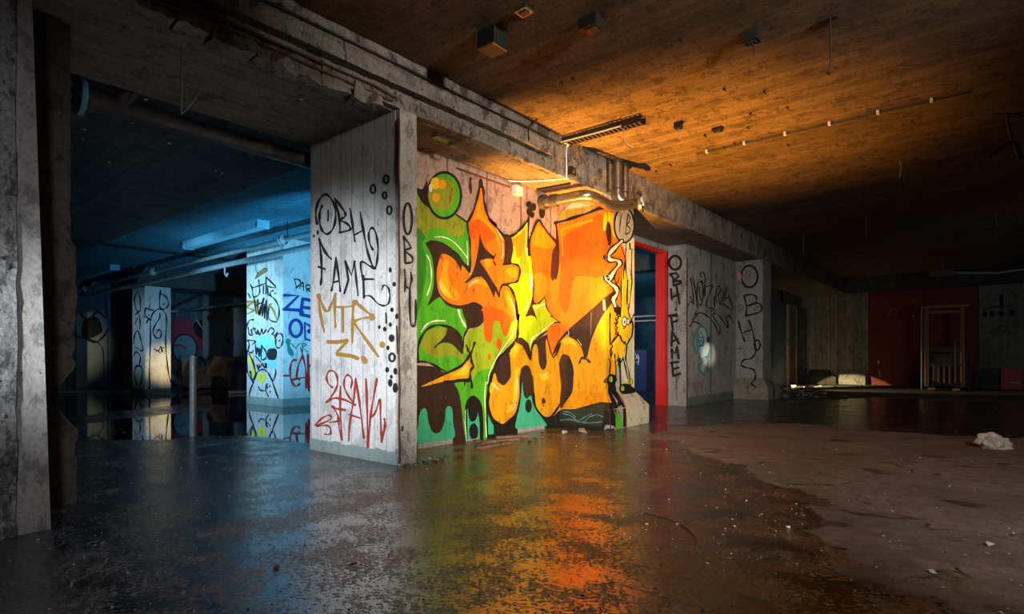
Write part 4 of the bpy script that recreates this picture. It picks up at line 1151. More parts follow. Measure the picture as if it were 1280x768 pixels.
for s_ in ('f 185,700 182,600 188,400 190,270 215,220 250,205 280,230 288,290 282,400 288,500 300,600 315,660', 'f 165,715 185,690', 'f 245,230 245,260 215,310 205,350 225,385 250,380 255,345 235,335 230,350', 'f 250,90 245,150 250,200 285,200 300,170 285,130 255,110',
           'f 160,200 155,240 190,275', 'f 160,200 205,215', 'f 185,180 175,205', 'f 145,250 160,260', 'f 165,290 175,270', 'f 210,450 235,465 250,440', 'f 240,470 250,480', 'f 255,440 260,470'):
    A.line(Z(s_), 2.1, 'ink')
A.ell(Z('f 270,175')[0], 1.1, 1.5, 'ink'); A.ell(Z('f 178,243')[0], .9, 1.2, 'ink'); A.ell(Z('f 263,462')[0], .8, 1, 'ink'); A.ell(Z('f 268,446')[0], .8, 1, 'ink')
A.build({'f': ('graffiti_doodle', PA, 'black curly doodles'), 's': ('graffiti_figure', PA, 'black outlined ghost figure')})

# small crossbeam behind the pipes at pillar A, dark
o = MB().box(ax0 - 6, ax1 + 8, PAY - .05, PAY + .5, 3.55, 4.02)
# left wall graffiti (X=-26)
XL = -26
A = Art([Surf([(XL, -3, 0), (XL, 10.7, 0), (XL, 10.7, 4), (XL, -3, 4)], 'w'), ])
A.fill([(96, 392), (130, 388), (134, 400), (134, 484), (96, 486)], 'bluish', False)
A.fill([(104, 402), (120, 396), (128, 410), (124, 418), (104, 424)], 'ink'); A.line([(96, 421), (108, 424), (120, 428), (130, 420), (134, 412)], 3, 'ink'); A.line([(112, 424), (124, 430), (129, 440), (130, 470)], 1.6, 'ink')
A.line([(100, 392), (110, 400), (122, 390), (132, 398)], 3, 'ink')
A.fill([(136, 375), (145, 375), (145, 484), (136, 484)], 'bluish', False)
A.fill([(152, 398), (166, 396), (166, 412), (152, 416)], 'magenta', False); A.fill([(152, 436), (160, 430), (166, 440), (166, 466), (156, 450)], 'magenta'); A.fill([(153, 476), (158, 462), (163, 464), (162, 480)], 'ochre')
A.fill([(212, 400), (232, 398), (245, 410), (258, 436), (252, 440), (230, 428), (212, 430)], 'magenta'); A.ell((231, 436), 14, 17, 'bluish'); A.line([(214, 433), (226, 432), (232, 436)], 2.6, 'magenta')
A.ring((231, 436), 15, 18, 2, 'ink'); A.line([(214, 450), (225, 468), (232, 484)], 4, 'magenta'); A.line([(214, 470), (226, 480)], 6, 'greybase')
A.fill([(242, 405), (262, 400), (262, 424), (246, 420)], 'ink'); A.line([(246, 400), (256, 414), (262, 406)], 1, 'white')
A.build({'w': ('graffiti', bpy.data.objects['wall_left'], 'dim blue and magenta graffiti')})
A = Art([Surf([(XL, 10.7, 0), (-16.5, 10.7, 0), (-16.5, 10.7, 4), (XL, 10.7, 4)], 'w')])
for s_ in ('h 437,305 442,365', 'h 465,310 445,335 468,362', 'h 487,318 488,362'):
    A.line(Z(s_), 1.3, 'ink')
A.ring(Z('h 430,408')[0], 3, 3.4, .8, 'bluespray'); A.line(Z('h 470,390 450,400 455,420 475,425'), .8, 'bluespray')
A.build({'w': ('lettering', bpy.data.objects['wall_partition'], 'small black letters')})
# far wall seen through the door
A = Art([Surf([(-33, 25.6, 0), (WALLX2, 25.6, 0), (WALLX2, 25.6, 4), (-33, 25.6, 4)], 'w')])
A.fill([(792, 346), (822, 338), (822, 352), (792, 362)], 'greenspray', False); A.line([(794, 354), (800, 350), (806, 354), (812, 348), (820, 350)], 1.5, 'bluish')
A.build({'w': ('graffiti', bpy.data.objects['wall_far'], 'dim green graffiti')})
# things beyond the doorway
p0 = on(793, 478, 'z', 0)
Yd = 19.0
xa = on(793, 470, 'y', Yd).x; xb = on(808, 470, 'y', Yd).x; xc = on(823, 470, 'y', Yd).x
t = thing('locker', 'navy blue metal locker seen through the red doorway', 'locker', ((xa + xb) / 2, Yd + .3, 0))
zt = on(800, 438, 'y', Yd).z
MB().box(xa - .8, xb, Yd, Yd + .6, 0, zt).build('cabinet_body', M['navy'], t)
MB().box(xa - .7, xb - .05, Yd - .02, Yd, zt * .42, zt * .93).build('door', M['navy'], t); MB().box(xa - .7, xb - .05, Yd - .02, Yd, .08, zt * .36).build('door', M['navy'], t)
A = Art([Surf([(xa - .8, Yd - .022, 0), (xb, Yd - .022, 0), (xb, Yd - .022, zt), (xa - .8, Yd - .022, zt)], 'w')])
for s_ in ('m 35,545 48,570', 'm 38,570 50,550', 'm 40,585 52,600', 'm 52,560 50,590'):
    A.line(Z(s_), 1.0, 'white')
A.build({'w': ('scrawl', t, 'white scrawl')})
o = MB().rough_box(xb + .05, xc + .8, Yd + .8, Yd + 1.1, 0, on(815, 398, 'y', Yd).z, .3, .01).build('partition_panel', M['pale_wall']); tag(o, 'pale grey panel standing behind the red doorway beside the navy locker', 'panel')
mb = MB()
for z in (2.35, 2.5): mb.tube([(-14, 17.2, z), (-7.2, 17.2, z)], .035, 8)
o = mb.build('pipe_pair', M['steel_dark'], kind=None); tag(o, 'pair of thin pipes crossing behind the red doorway', 'pipes')
o = MB().box(-14, -6.9, 14.5, 15.0, 3.55, 4.02).build('cross_beam', M['dark_wall'])
tag(o, 'dark downstand beam seen through the top of the red doorway', 'beam', kind='structure')

# post
pp = on(241, 545, 'z', 0)
t = thing('steel_post', 'slim round steel post standing at the edge of the pool', 'post', pp)
MB().tube([pp, pp + Vector((0, 0, 1.21))], .047, 24).build('post_tube', M['pipe_grey'], t)
MB().disc(pp + Vector((0, 0, 1.215)), (0, 0, 1), .05, .015).build('end_cap', M['steel'], t)
MB().tube([pp + Vector((.05, .035, 0)), pp + Vector((.05, .035, 1.18))], .008, 6).build('rust_rod', M['rust'], t)

# parallel pipes
YP = 6.4
def pz(px, py, Y): return on(px, py, 'y', Y)
a, b = pz(116, 358.5, YP), pz(391, 291.5, YP)
d = (b - a).normalized()
t = thing('overhead_pipe', 'upper of two parallel pipes crossing the flooded bay', 'pipe', (a.x, YP, a.z))
s0 = a - d * 2.2; s1 = b + d * 1.6
s0.z = s1.z = (a.z + b.z) / 2
MB().tube([s0, s1], .045, 14).build('pipe_run', M['pipe_grey'], t)
for px in (353, 192, 107):
    c = pz(px, 446 - (446 - 291.5) * (px + 239) / (391 + 239), YP); c.z = s0.z
    mb = MB(); mb.disc(c + Vector((-.05, 0, 0)), (1, 0, 0), .10, .03); mb.disc(c + Vector((.05, 0, 0)), (1, 0, 0), .10, .03); mb.tube([c + Vector((-.1, 0, 0)), c + Vector((.1, 0, 0))], .065, 14)
    mb.build('flange', M['pipe_grey'], t)
    MB().tube([c + Vector((.2, 0, .04)), c + Vector((.2, 0, 4.02 - c.z))], .01, 6).build('hanger', M['black_metal'], t)
a2, b2 = pz(119, 367, YP), pz(391, 308, YP)
t = thing('overhead_pipe', 'lower, thicker of two parallel pipes crossing the flooded bay', 'pipe', (a2.x, YP, a2.z))
z2 = (a2.z + b2.z) / 2
MB().tube([Vector((a2.x - 1, YP, z2)), Vector((b2.x + 1.6, YP, z2))], .062, 14).build('pipe_run', M['pipe_grey'], t)
c = pz(281, 335, YP)
MB().tube([(c.x, YP, z2 - .05), (c.x, YP, z2 - .2), (c.x + .1, YP, z2 - .28), (c.x + .16, YP, z2 - .2)], .02, 8).build('broken_bracket', M['pipe_grey'], t)
mb = MB(); q0, q1 = pz(214, 392, 9.0), pz(308, 376, 9.0); zz = (q0.z + q1.z) / 2
mb.tube([(q0.x - 1, 9.0, zz), (q1.x + 6, 9.0, zz)], .05, 10)
o = mb.build('thin_pipe', M['pipe_grey']); tag(o, 'thin low pipe crossing in front of the partition in the flooded bay', 'pipe')
o = MB().tube([on(262, 398, 'y', 10.3), on(275, 392, 'y', 10.3), on(282, 380, 'y', 10.3)], .12, 8).build('torn_lagging', M['ochre']); tag(o, 'torn yellowish pipe lagging hanging before the partition', 'lagging')

# fluorescent fixtures
def tube_light(px0, px1, zc, Y, label):
    xa = on(px0, 400, 'y', Y).x; xb = on(px1, 400, 'y', Y).x
    t = thing('ceiling_light', label, 'ceiling light', ((xa + xb) / 2, Y, 4.02), 'unlit strip lights over the pool')
    v = [(xa, Y - .14, 4.02), (xa, Y - .09, 3.86), (xa, Y + .09, 3.86), (xa, Y + .14, 4.02)]
    v2 = [(xb, p[1], p[2]) for p in v]
    MB().add(v + v2, [(0, 1, 2, 3), (7, 6, 5, 4), (0, 4, 5, 1), (1, 5, 6, 2), (2, 6, 7, 3), (3, 7, 4, 0)]).build('housing', M['bluegrey'], t)
    for x in (xa, xb):
        s_ = -1 if x == xa else 1
        MB().box(min(x, x + s_ * .04), max(x, x + s_ * .04), Y - .13, Y + .13, 3.85, 4.02).build('end_cap', M['bluegrey'], t)
tube_light(236, 328, 3.9, 6.0, 'blue strip light housing on the ceiling nearer the white pillar')
tube_light(93, 143, 3.9, 6.0, 'blue strip light housing on the ceiling at the far end of the bay')
# dark drop beam in left room
for xw in (-17.0,):
    o = MB().box(xw - .25, xw, 4.65, 10.7, 3.98, 4.02).build('ceiling_strip', M['dark_gap']); tag(o, 'dark strip across the blue ceiling over the pool', 'strip', kind='structure')
o = MB().box(-22.3, -20.7, 6.45, 10.7, 3.46, 4.02).build('drop_beam', M['dark_wall']); tag(o, 'dark downstand at the far end of the flooded bay', 'beam', kind='structure')

# big dark pipe with flange
t = thing('drain_pipe', 'large dark drain pipe with a blue bolted flange under the left ceiling', 'pipe', (-7.1, 1.9, 3.8))
zc = 3.83
e0 = Vector((-7.12, 1.75, zc - .01))
MB().tube([(-7.12, 1.95, zc), (-7.12, 9.5, zc)], .098, 20).build('pipe_run', M['steel_dark'], t)
MB().tube([(-7.12, 1.78, zc), (-7.12, 2.0, zc)], .12, 20).build('pipe_socket', M['steel_dark'], t)
fl = MB(); fl.disc((-7.12, 1.75, zc), (0, 1, 0), .19, .05, 32); fo = fl.build('flange', M['bluegrey'], t)
for k in range(8):
    a = k * PI / 4 + .2
    MB().tube([(-7.12 + .15 * math.cos(a), 1.70, zc + .15 * math.sin(a)), (-7.12 + .15 * math.cos(a), 1.80, zc + .15 * math.sin(a))], .018, 6).build('bolt', M['black_metal'], fo)
MB().tube([(-7.12, 2.1, zc), (-7.10, 2.12, zc + .08), (-7.08, 2.18, zc + .2)], .1, 16).build('elbow', M['steel_dark'], t)
for y in (4.0, 6.6):
    MB().tube([(-7.12, y, zc - .1), (-7.12, y, 4.0)], .012, 6).build('hanger', M['wire'], t)
# hanging rod under the beam
q = on(227, 58, 'z', BZ)
t = thing('hanging_rod', 'thin pale rod hanging from the beam underside at upper left', 'rod', q)
MB().tube([q, q + Vector((0, 0, -.6))], .007, 6).build('rod', M['wire'], t)
MB().tube([q + Vector((0, 0, -.6)), q + Vector((.05, .05, -.52)), q + Vector((.14, .1, -.4))], .005, 6).build('wire_tail', M['wire'], t)
q = on(377, 119, 'z', BZ)
o = MB().disc(q + Vector((0, 0, -.02)), (0, 0, 1), .02, .06, 10).tube([q + Vector((0, 0, -.03)), q + Vector((-.1, -.05, -.02))], .006, 6).build('hook', M['white_plastic']); tag(o, 'small pale hook under the beam beside the white pillar', 'hook')

# cardboard heap in the left room
def slab(name, pts, th, mat, label, cat, z=None):
    """folded sheet from four world corners"""
    P = [Vector(p) for p in pts]
    n = (P[1] - P[0]).cross(P[3] - P[0]).normalized() * th
    mb = MB(); N = 6
    vs = []
    for s_ in (0, 1):
        for i in range(N + 1):
            for j in range(N + 1):
                u, v = i / N, j / N
                p = P[0] * (1 - u) * (1 - v) + P[1] * u * (1 - v) + P[2] * u * v + P[3] * (1 - u) * v
                p = p + n * s_ + Vector((0, 0, .05 * mnoise.noise(p * 1.5)))
                vs.append(p)
    K = (N + 1) ** 2
    fs = []
    for i in range(N):
        for j in range(N):
            a = i * (N + 1) + j
            fs.append((a, a + 1, a + N + 2, a + N + 1)); fs.append((K + a, K + a + N + 1, K + a + N + 2, K + a + 1))
    for i in range(N):
        for (a, b) in ((i * (N + 1), (i + 1) * (N + 1)), (i * (N + 1) + N, (i + 1) * (N + 1) + N), (i, i + 1), (N * (N + 1) + i, N * (N + 1) + i + 1)):
            fs.append((a, b, K + b, K + a))
    mb.add(vs, fs)
    o = mb.build(name, mat); tag(o, label, cat)
    return o
def g(px, py, Y): return on(px, py, 'y', Y)
slab('cardboard_sheet', [g(230, 484, 9.0), g(262, 486, 9.0), g(268, 468, 9.4), g(228, 446, 9.6)], .05, M['card'], 'dark brown cardboard sheet slumped behind the steel post', 'cardboard')
slab('cardboard_sheet', [g(258, 470, 9.2), g(286, 474, 9.2), g(293, 450, 9.7), g(260, 446, 9.7)], .05, M['card'], 'lighter curled cardboard sheet leaning before the partition', 'cardboard')
for k, (px, py, s_) in enumerate(((250, 486, .5), (262, 484, .45), (275, 486, .4), (240, 488, .35))):
    p = on(px, py, 'z', 0)
    o = MB().chunk(p, s_, 40 + k, .35).build('rubbish_lump', M['card'] if k % 2 else M['timber'])
    tag(o, 'dark rubbish lump in the heap under the cardboard sheets', 'rubbish', 'lumps under the cardboard')
for k, (x0, y0, x1_, y1_) in enumerate(((286, 491, 308, 490), (226, 494, 262, 489))):
    a, b = on(x0, y0, 'z', .05), on(x1_, y1_, 'z', .05)
    o = MB().tube([a, b], .05, 8).build('plank', M['white_plastic'] if k == 0 else M['timber'])
    tag(o, ('pale batten lying by the foot of the blue pillar', 'dark batten lying behind the steel post')[k], 'batten')
p = on(300, 490, 'z', 0)
o = MB().tube([p, p + Vector((0, 0, .5)), p + Vector((0, 0, .95)), p + Vector((0, 0, 1.0))], [.42, .44, .40, .3], 20).build('drum', M['navy']); tag(o, 'dark navy drum standing left of the blue pillar', 'drum')
# kerb at far left
a, b = on(60, 491, 'z', 0), on(165, 491, 'z', 0)
o = MB().box(-25.8, -19.0, 0, 0, 0, 0)
mb = MB()
dv = (b - a).normalized(); nv = Vector((-dv.y, dv.x, 0)) * .3
mb.add([a, b, b + nv, a + nv, a + Vector((0, 0, .06)), b + Vector((0, 0, .06)), b + nv + Vector((0, 0, .06)), a + nv + Vector((0, 0, .06))], [(3, 2, 1, 0), (4, 5, 6, 7), (0, 1, 5, 4), (1, 2, 6, 5), (2, 3, 7, 6), (3, 0, 4, 7)])
o = mb.build('kerb', M['grey_wall']); tag(o, 'low pale kerb along the far edge of the pool', 'kerb', kind='structure')

# ================================================================== PIPES OVER THE MURAL
t = thing('bent_steel_pipe', 'bent steel pipe with a round end flange above the orange mural panel', 'pipe', (-5.0, 8.0, 3.7))
pts = [Vector(p) for p in ((-5.79, 7.72, 3.74), (-5.55, 7.76, 3.74), (-5.25, 7.80, 3.75), (-5.05, 7.84, 3.755), (-4.96, 7.95, 3.745), (-4.92, 8.15, 3.71), (-4.90, 8.35, 3.68), (-4.87, 8.55, 3.69), (-4.82, 8.75, 3.74), (-4.78, 8.95, 3.80), (-4.74, 9.10, 3.84))]
MB().tube(smooth_pts(pts, False, 4), .085, 20).build('pipe_run', M['steel'], t)
fd = (pts[-1] - pts[-2]).normalized() * .5 + Vector((.75, -.2, 0)); fd.normalize()
fp = pts[-1] + Vector((.02, .02, 0.02))
mb = MB(); mb.disc(fp, fd, .185, .045, 32); fo = mb.build('end_flange', M['steel'], t)
MB().disc(fp + fd * .03, fd, .088, .04, 24).build('end_cap', M['white_plastic'], t)
mb = MB()
fu = Vector((0, 0, 1)); fs_ = fd.cross(fu).normalized(); fu = fs_.cross(fd)
for k in range(6):
    a = k * PI / 3
    c = fp + fd * .03 + (fu * math.cos(a) + fs_ * math.sin(a)) * .125
    MB().disc(c, fd, .016, .03, 6).build('bolt', M['black_metal'], fo)
mb = MB(); mb.tube([(-5.62, 7.75, 3.74), (-5.5, 7.77, 3.74)], .105, 18); mb.tube([(-5.79, 7.72, 3.74), (-5.70, 7.73, 3.74)], .12, 18); mb.build('collar', M['steel_dark'], t)
for k, (y, r) in enumerate(((8.74, .085), (9.0, .07))):
    lab = ('thicker of two vertical steel pipes dropping down the beam face', 'thinner of two vertical steel pipes dropping down the beam face')[k]
    t = thing('riser_pipe', lab, 'pipe', (-4.95, y, 3.8))
    MB().tube([(-4.955, y, CZ), (-4.955, y, 4.1), (-4.955, y, 3.93 if k == 0 else 3.86)] + ([(-4.93, y + .02, 3.87), (-4.88, y + .08, 3.82)] if k == 0 else []), r, 18).build('pipe_run', M['steel'], t)
    MB().tube([(-4.955, y, 4.02), (-4.955, y, 4.04)], r + .008, 18).build('collar', M['rust'], t)
    MB().tube([(-4.955, y, CZ), (-4.955, y, CZ - .05)], r + .02, 18).build('ceiling_collar', M['steel_dark'], t)
o = MB().tube([(-5.02, 8.55, CZ), (-5.02, 8.55, 3.95)], .02, 8).build('thin_riser', M['black_metal']); tag(o, 'thin dark riser beside the vertical steel pipes', 'pipe')

# cable tray on the ceiling
a = on(706, 179, 'z', 4.45); b = on(803, 149, 'z', 4.45)
t = thing('cable_tray', 'long dark perforated tray fixed under the orange lit ceiling', 'cable tray', (a.x, a.y, CZ))
X0, X1_, Yt = a.x, b.x, (a.y + b.y) / 2
mb = MB()
mb.box(X0, X1_, Yt - .07, Yt - .058, 4.41, 4.50); mb.box(X0, X1_, Yt + .058, Yt + .07, 4.41, 4.50)
mb.build('side_rails', M['black_metal'], t)
mb = MB(); x = X0; k = 0
while x < X1_ - .05:
    mb.box(x, x + .03, Yt - .058, Yt + .058, 4.412, 4.42); x += .07
    k += 1
mb.build('rungs', M['steel_dark'], t)
for x in (X0 + .2, X1_ - .15): MB().box(x, x + .04, Yt - .03, Yt + .03, 4.42, CZ).build('bracket', M['black_metal'], t)
o = MB().tube(smooth_pts([(X0, Yt - .09, 4.43), ((X0 + X1_) / 2, Yt - .085, 4.42), (X1_ - .3, Yt - .085, 4.42)], False), .012, 8).build('cable', M['wire'], t)
# hanging wire from tray
q = on(780, 160, 'z', 4.42)
o = MB().tube(smooth_pts([q, q + Vector((.0, .0, -.12)), q + Vector((.04, .02, -.22)), q + Vector((.12, .06, -.28))], False), .007, 6).build('loose_wire', M['wire']); tag(o, 'curled pale wire hanging below the cable tray', 'wire')
# pale conduit down the beam face
xx = BX1 + .015
yy = on(708, 200, 'x', xx).y
pts = [(X0, Yt - .09, 4.43), (xx + .03, yy, 4.42), (xx, yy, 4.36), (xx, yy, 4.1), (xx, yy, BZ + .01), (xx - .02, yy, BZ - .02), (-5.4, yy - .15, BZ - .022), (-5.7, yy - .35, BZ - .022), (-5.78, yy - .5, BZ - .03)]
o = MB().tube(smooth_pts(pts, False, 5), .013, 8).build('conduit', M['white_plastic']); tag(o, 'pale conduit running down the beam face and under to the mural wall', 'conduit')
t = thing('junction_box', 'small black junction box on the beam face beside the pale conduit', 'junction box', (xx, yy + .12, 4.0))
MB().box(BX1, BX1 + .06, yy + .06, yy + .2, 3.98, 4.11).build('box_body', M['black_metal'], t)
MB().disc((BX1 + .065, yy + .13, 4.045), (1, 0, 0), .035, .02).build('cover_screw', M['steel'], t)
t = thing('junction_box', 'small pale broken box on the mural wall under the beam', 'junction box', (WX, 7.0, 3.8))
MB().box(WX, WX + .07, 6.98, 7.16, 3.72, 3.86).build('box_body', M['cream'] if 'cream' in M else M['white_plastic'], t)
o = MB().tube([(WX + .02, 5.75, 3.82), (WX + .02, 6.9, 3.81)], .012, 8).build('pipe_stub', M['rust']); tag(o, 'thin rusty pipe along the top of the mural wall', 'pipe')
# small metal bracket on orange soffit
q = on(555, 172, 'z', BZ - .01)
o = MB().box(q.x - .05, q.x + .05, q.y - .16, q.y + .16, BZ - .05, BZ - .006).box(q.x - .03, q.x + .03, q.y + .1, q.y + .24, BZ - .08, BZ - .05).build('bracket', M['steel']); tag(o, 'metal bracket fixed to the beam underside above the painted circle', 'bracket')
# short dark tube on soffit near pipe
o = MB().tube([(-5.75, 7.55, BZ - .03), (-5.15, 7.62, BZ - .03)], .02, 8).build('soffit_pipe', M['black_metal']); tag(o, 'short dark pipe under the beam above the bent steel pipe', 'pipe')

# ================================================================== CEILING BITS (hall)
def cz(px, py, z=CZ): return on(px, py, 'z', z)
# long conduit
a, b = cz(870, 193, 4.49), cz(1215, 115, 4.49)
ym = (a.y + b.y) / 2
t = thing('ceiling_conduit', 'long thin dark conduit crossing the hall ceiling on pale clips', 'conduit', (a.x, ym, CZ))
MB().tube([(a.x, ym, 4.49), (b.x, ym, 4.49)], .012, 8).build('conduit_run', M['black_metal'], t)
n_ = 6
for k in range(n_):
    x = a.x + (b.x - a.x) * (k + .3) / n_
    MB().box(x - .015, x + .015, ym - .03, ym + .03, 4.475, CZ).build('clip', M['white_plastic'], t)
# box lamp; its black carries shadow, its ochre plate carries painted light
q = cz(616, 40)
t = thing('ceiling_lamp_box', 'black box lamp hanging from the dark ceiling with a lower plate painted as lit', 'lamp', q)
MB().box(q.x - .11, q.x + .11, q.y - .11, q.y + .11, 4.34, CZ).build('housing', M['black_metal'], t)
MB().box(q.x - .10, q.x + .10, q.y - .115, q.y + .10, 4.32, 4.34).build('lower_plate', M['ochre'], t)
specs = [(740, 25, .2, 'black junction box on the dark ceiling, third from the long beam', .10, M['black_metal']), (655, 12, .14, 'pale fixing plate on the ceiling near the top edge', .03, M['steel']),
         (848, 153, .10, 'small black junction box past the end of the cable tray', .09, M['black_metal']), (897, 160, .13, 'flat black box on the ceiling beside the start of the long conduit', .05, M['black_metal']),
         (940, 38, .14, 'black junction box with a dangling wire on the brown ceiling', .12, M['black_metal'])]
for (px, py, s_, lab, h, m_) in specs:
    q = cz(px, py)
    t = thing('junction_box', lab, 'junction box', q)
    MB().box(q.x - s_ * .5, q.x + s_ * .5, q.y - s_ * .45, q.y + s_ * .45, CZ - h, CZ).build('box_body', m_, t)
    bo = [c_ for c_ in t.children][-1] if t.children else t
    MB().box(q.x - s_ * .3, q.x + s_ * .3, q.y - s_ * .25, q.y + s_ * .25, CZ - h - .012, CZ - h).build('cover', M['steel_dark'], bo)
    if px in (940, 848):
        MB().tube([(q.x, q.y, CZ - h), (q.x + .02, q.y, CZ - h - .08), (q.x + .01, q.y + .02, CZ - h - .14)], .006, 6).build('wire', M['wire'] if px == 848 else M['black_metal'], t)
q = cz(1038, 22)
t = thing('hanging_wire', 'dark wire hanging from the brown ceiling with a hook at its end', 'wire', q)
MB().box(q.x - .1, q.x + .06, q.y - .03, q.y + .03, CZ - .02, CZ).build('ceiling_plate', M['black_metal'], t)
MB().tube(smooth_pts([q, q + Vector((0, 0, -.25)), q + Vector((0, 0, -.46)), q + Vector((-.03, 0, -.52)), q + Vector((.0, 0, -.56))], False), .008, 6).build('strand', M['black_metal'], t)
q = on(660, 160, 'x', BX1 + .03)
o = MB().tube(smooth_pts([(BX1 + .05, q.y, 4.2), (BX1 + .04, q.y, 4.36), (BX1 + .08, q.y + .05, 4.44), (BX1 + .12, q.y + .1, CZ)], False), .012, 6).build('hanging_wire', M['black_metal']); tag(o, 'short dark wire rising from the beam ledge to the ceiling', 'wire')
for k, (px, py, L, lab) in enumerate(((1004, 293, .55, 'pale wire hanging near the far end of the long beam'), (1125, 200, .3, 'thin wire hanging from the right ceiling past the conduit'), (1083, 272, .4, 'thin wire hanging from the dark rear ceiling'), (811, 226, .12, 'short pale wire stub near the beam past the riser pipes'))):
    q = cz(px, py)
    o = MB().tube(smooth_pts([q, q + Vector((.01, 0, -L * .5)), q + Vector((-.01, 0.01, -L))], False), .009, 6).build('hanging_wire', M['wire']); tag(o, lab, 'wire')
# dangling broken fixture at right
for k, (px, py, s_) in enumerate(((1258, 142, 1.0), (1243, 262, .95))):
    q = cz(px, py)
    t = thing('broken_light_fitting', ('broken light fitting dangling from the ceiling at the right edge', 'second broken light fitting dangling lower towards the rear')[k], 'light fitting', q)
    u = Vector((RX, RY, 0)); fw = Vector((FX, FY, 0))
    MB().tube([q - u * .18 * s_, q + u * .18 * s_ + Vector((0, 0, -.01))], .014, 6).build('ceiling_bar', M['steel_dark'], t)
    MB().tube([q, q + u * .03 + Vector((0, 0, -.2 * s_)), q + u * .07 + Vector((0, 0, -.38 * s_))], .02, 8).build('hanger', M['steel_dark'], t)
    e1 = q + u * .07 + Vector((0, 0, -.38 * s_))
    def blade(a, b, w):
        d = (b - a).normalized(); n = fw.cross(d).normalized() * w; th = fw * .015
        return MB().add([a - n, a + n, b + n, b - n, a - n + th, a + n + th, b + n + th, b - n + th], [(0, 1, 2, 3), (7, 6, 5, 4), (0, 4, 5, 1), (1, 5, 6, 2), (2, 6, 7, 3), (3, 7, 4, 0)])
    if k == 0:
        blade(e1, e1 - u * .32 + Vector((0, 0, -.22)), .025).build('reflector_blade', M['steel_dark'], t)
        blade(e1 + u * .06, e1 + u * .14 + Vector((0, 0, -.25)), .04).build('reflector_blade', M['steel_dark'], t)
    else:
        blade(e1 - u * .03, e1 - u * .05 + Vector((0, 0, -.3)), .03).build('reflector_blade', M['steel_dark'], t)
        blade(e1, e1 + u * .22 + Vector((0, 0, -.22)), .015).build('reflector_blade', M['steel_dark'], t)
# small fixing plugs on the ceiling
for k, (px, py) in enumerate(((881, 168), (905, 184), (918, 178), (935, 158), (820, 213), (838, 205), (702, 102), (716, 97), (850, 48), (905, 110), (938, 141), (955, 113), (984, 133), (1128, 79), (1140, 150), (985, 180), (1046, 180), (1095, 188), (1168, 175), (1212, 165), (1195, 108))):
    q = cz(px, py)
    o = MB().box(q.x - .012, q.x + .012, q.y - .012, q.y + .012, CZ - .03, CZ).tube([q + Vector((0, 0, -.02)), q + Vector((.03, 0, -.05))], .006, 6).build('ceiling_plug', M['black_metal'] if k < 17 else M['steel_dark'])
    tag(o, 'tiny metal fixing plug sticking out of the hall ceiling', 'ceiling plug', 'fixing plugs in the hall ceiling')
for k, (px, py) in enumerate(((103, 172), (165, 152), (183, 123), (137, 202), (212, 178), (270, 212), (278, 215), (155, 295), (105, 160))):
    q = on(px, py, 'z', 4.0)
    o = MB().chunk(q - Vector((0, 0, .03)), .028, 90 + k, .5).build('plaster_flake', M['flake'])
    tag(o, 'tiny white flake stuck to the grey left ceiling', 'flake', 'white flakes on the left ceiling')

# ================================================================== FAR RIGHT: lifting frame, red box
YM = on(1155, 487, 'z', 0).y - .2
fx = lambda px: on(px, 480, 'y', YM).x
t = thing('lift_frame', 'tall ochre metal mast frame with forks before the dark red wall', 'lifting frame', (fx(1180), YM, 0))
zt = on(1155, 386, 'y', YM).z
for (p0_, p1_) in ((1155, 1162), (1200, 1207)):
    MB().box(fx(p0_), fx(p1_) - .03, YM, YM + .16, .12, zt).box(fx(p0_) + .05, fx(p1_) - .1, YM - .04, YM, .15, zt - .15).build('mast_upright', M['ochre'], t)
MB().box(fx(1151), fx(1212), YM, YM + .12, zt, zt + .09).build('top_crossbar', M['ochre'], t)
MB().box(fx(1162), fx(1200), YM + .04, YM + .1, zt - .2, zt - .1).build('inner_crossbar', M['ochre'], t)
MB().box(fx(1162), fx(1200), YM - .06, YM, on(1180, 458, 'y', YM).z, on(1180, 455, 'y', YM).z).box(fx(1162), fx(1200), YM - .06, YM, on(1180, 440, 'y', YM).z, on(1180, 434, 'y', YM).z).build('carriage', M['black_metal'], t)
for px in (1167, 1173, 1180, 1187, 1194):
    MB().box(fx(px) - .03, fx(px) + .03, YM - .07, YM - .01, .25, on(px, 456 if px != 1194 else 424, 'y', YM).z).build('guard_bar', M['timber'], t)
for px in (1162, 1192):
    MB().box(fx(px), fx(px + 9), YM - .7, YM, .03, .10).build('fork', M['ochre'], t)
    MB().tube([(fx(px + 3), YM - .1, .17), (fx(px + 6), YM - .1, .17)], .165, 18).build('wheel', M['black_metal'], t)
MB().box(fx(1153), fx(1210), YM + .16, YM + 1.0, .15, 1.3).build('machine_body', M['black_metal'], t)
MB().tube([(fx(1152), YM - .02, 0), (fx(1152), YM - .02, zt)], .025, 8).build('side_rod', M['pipe_grey'], t)

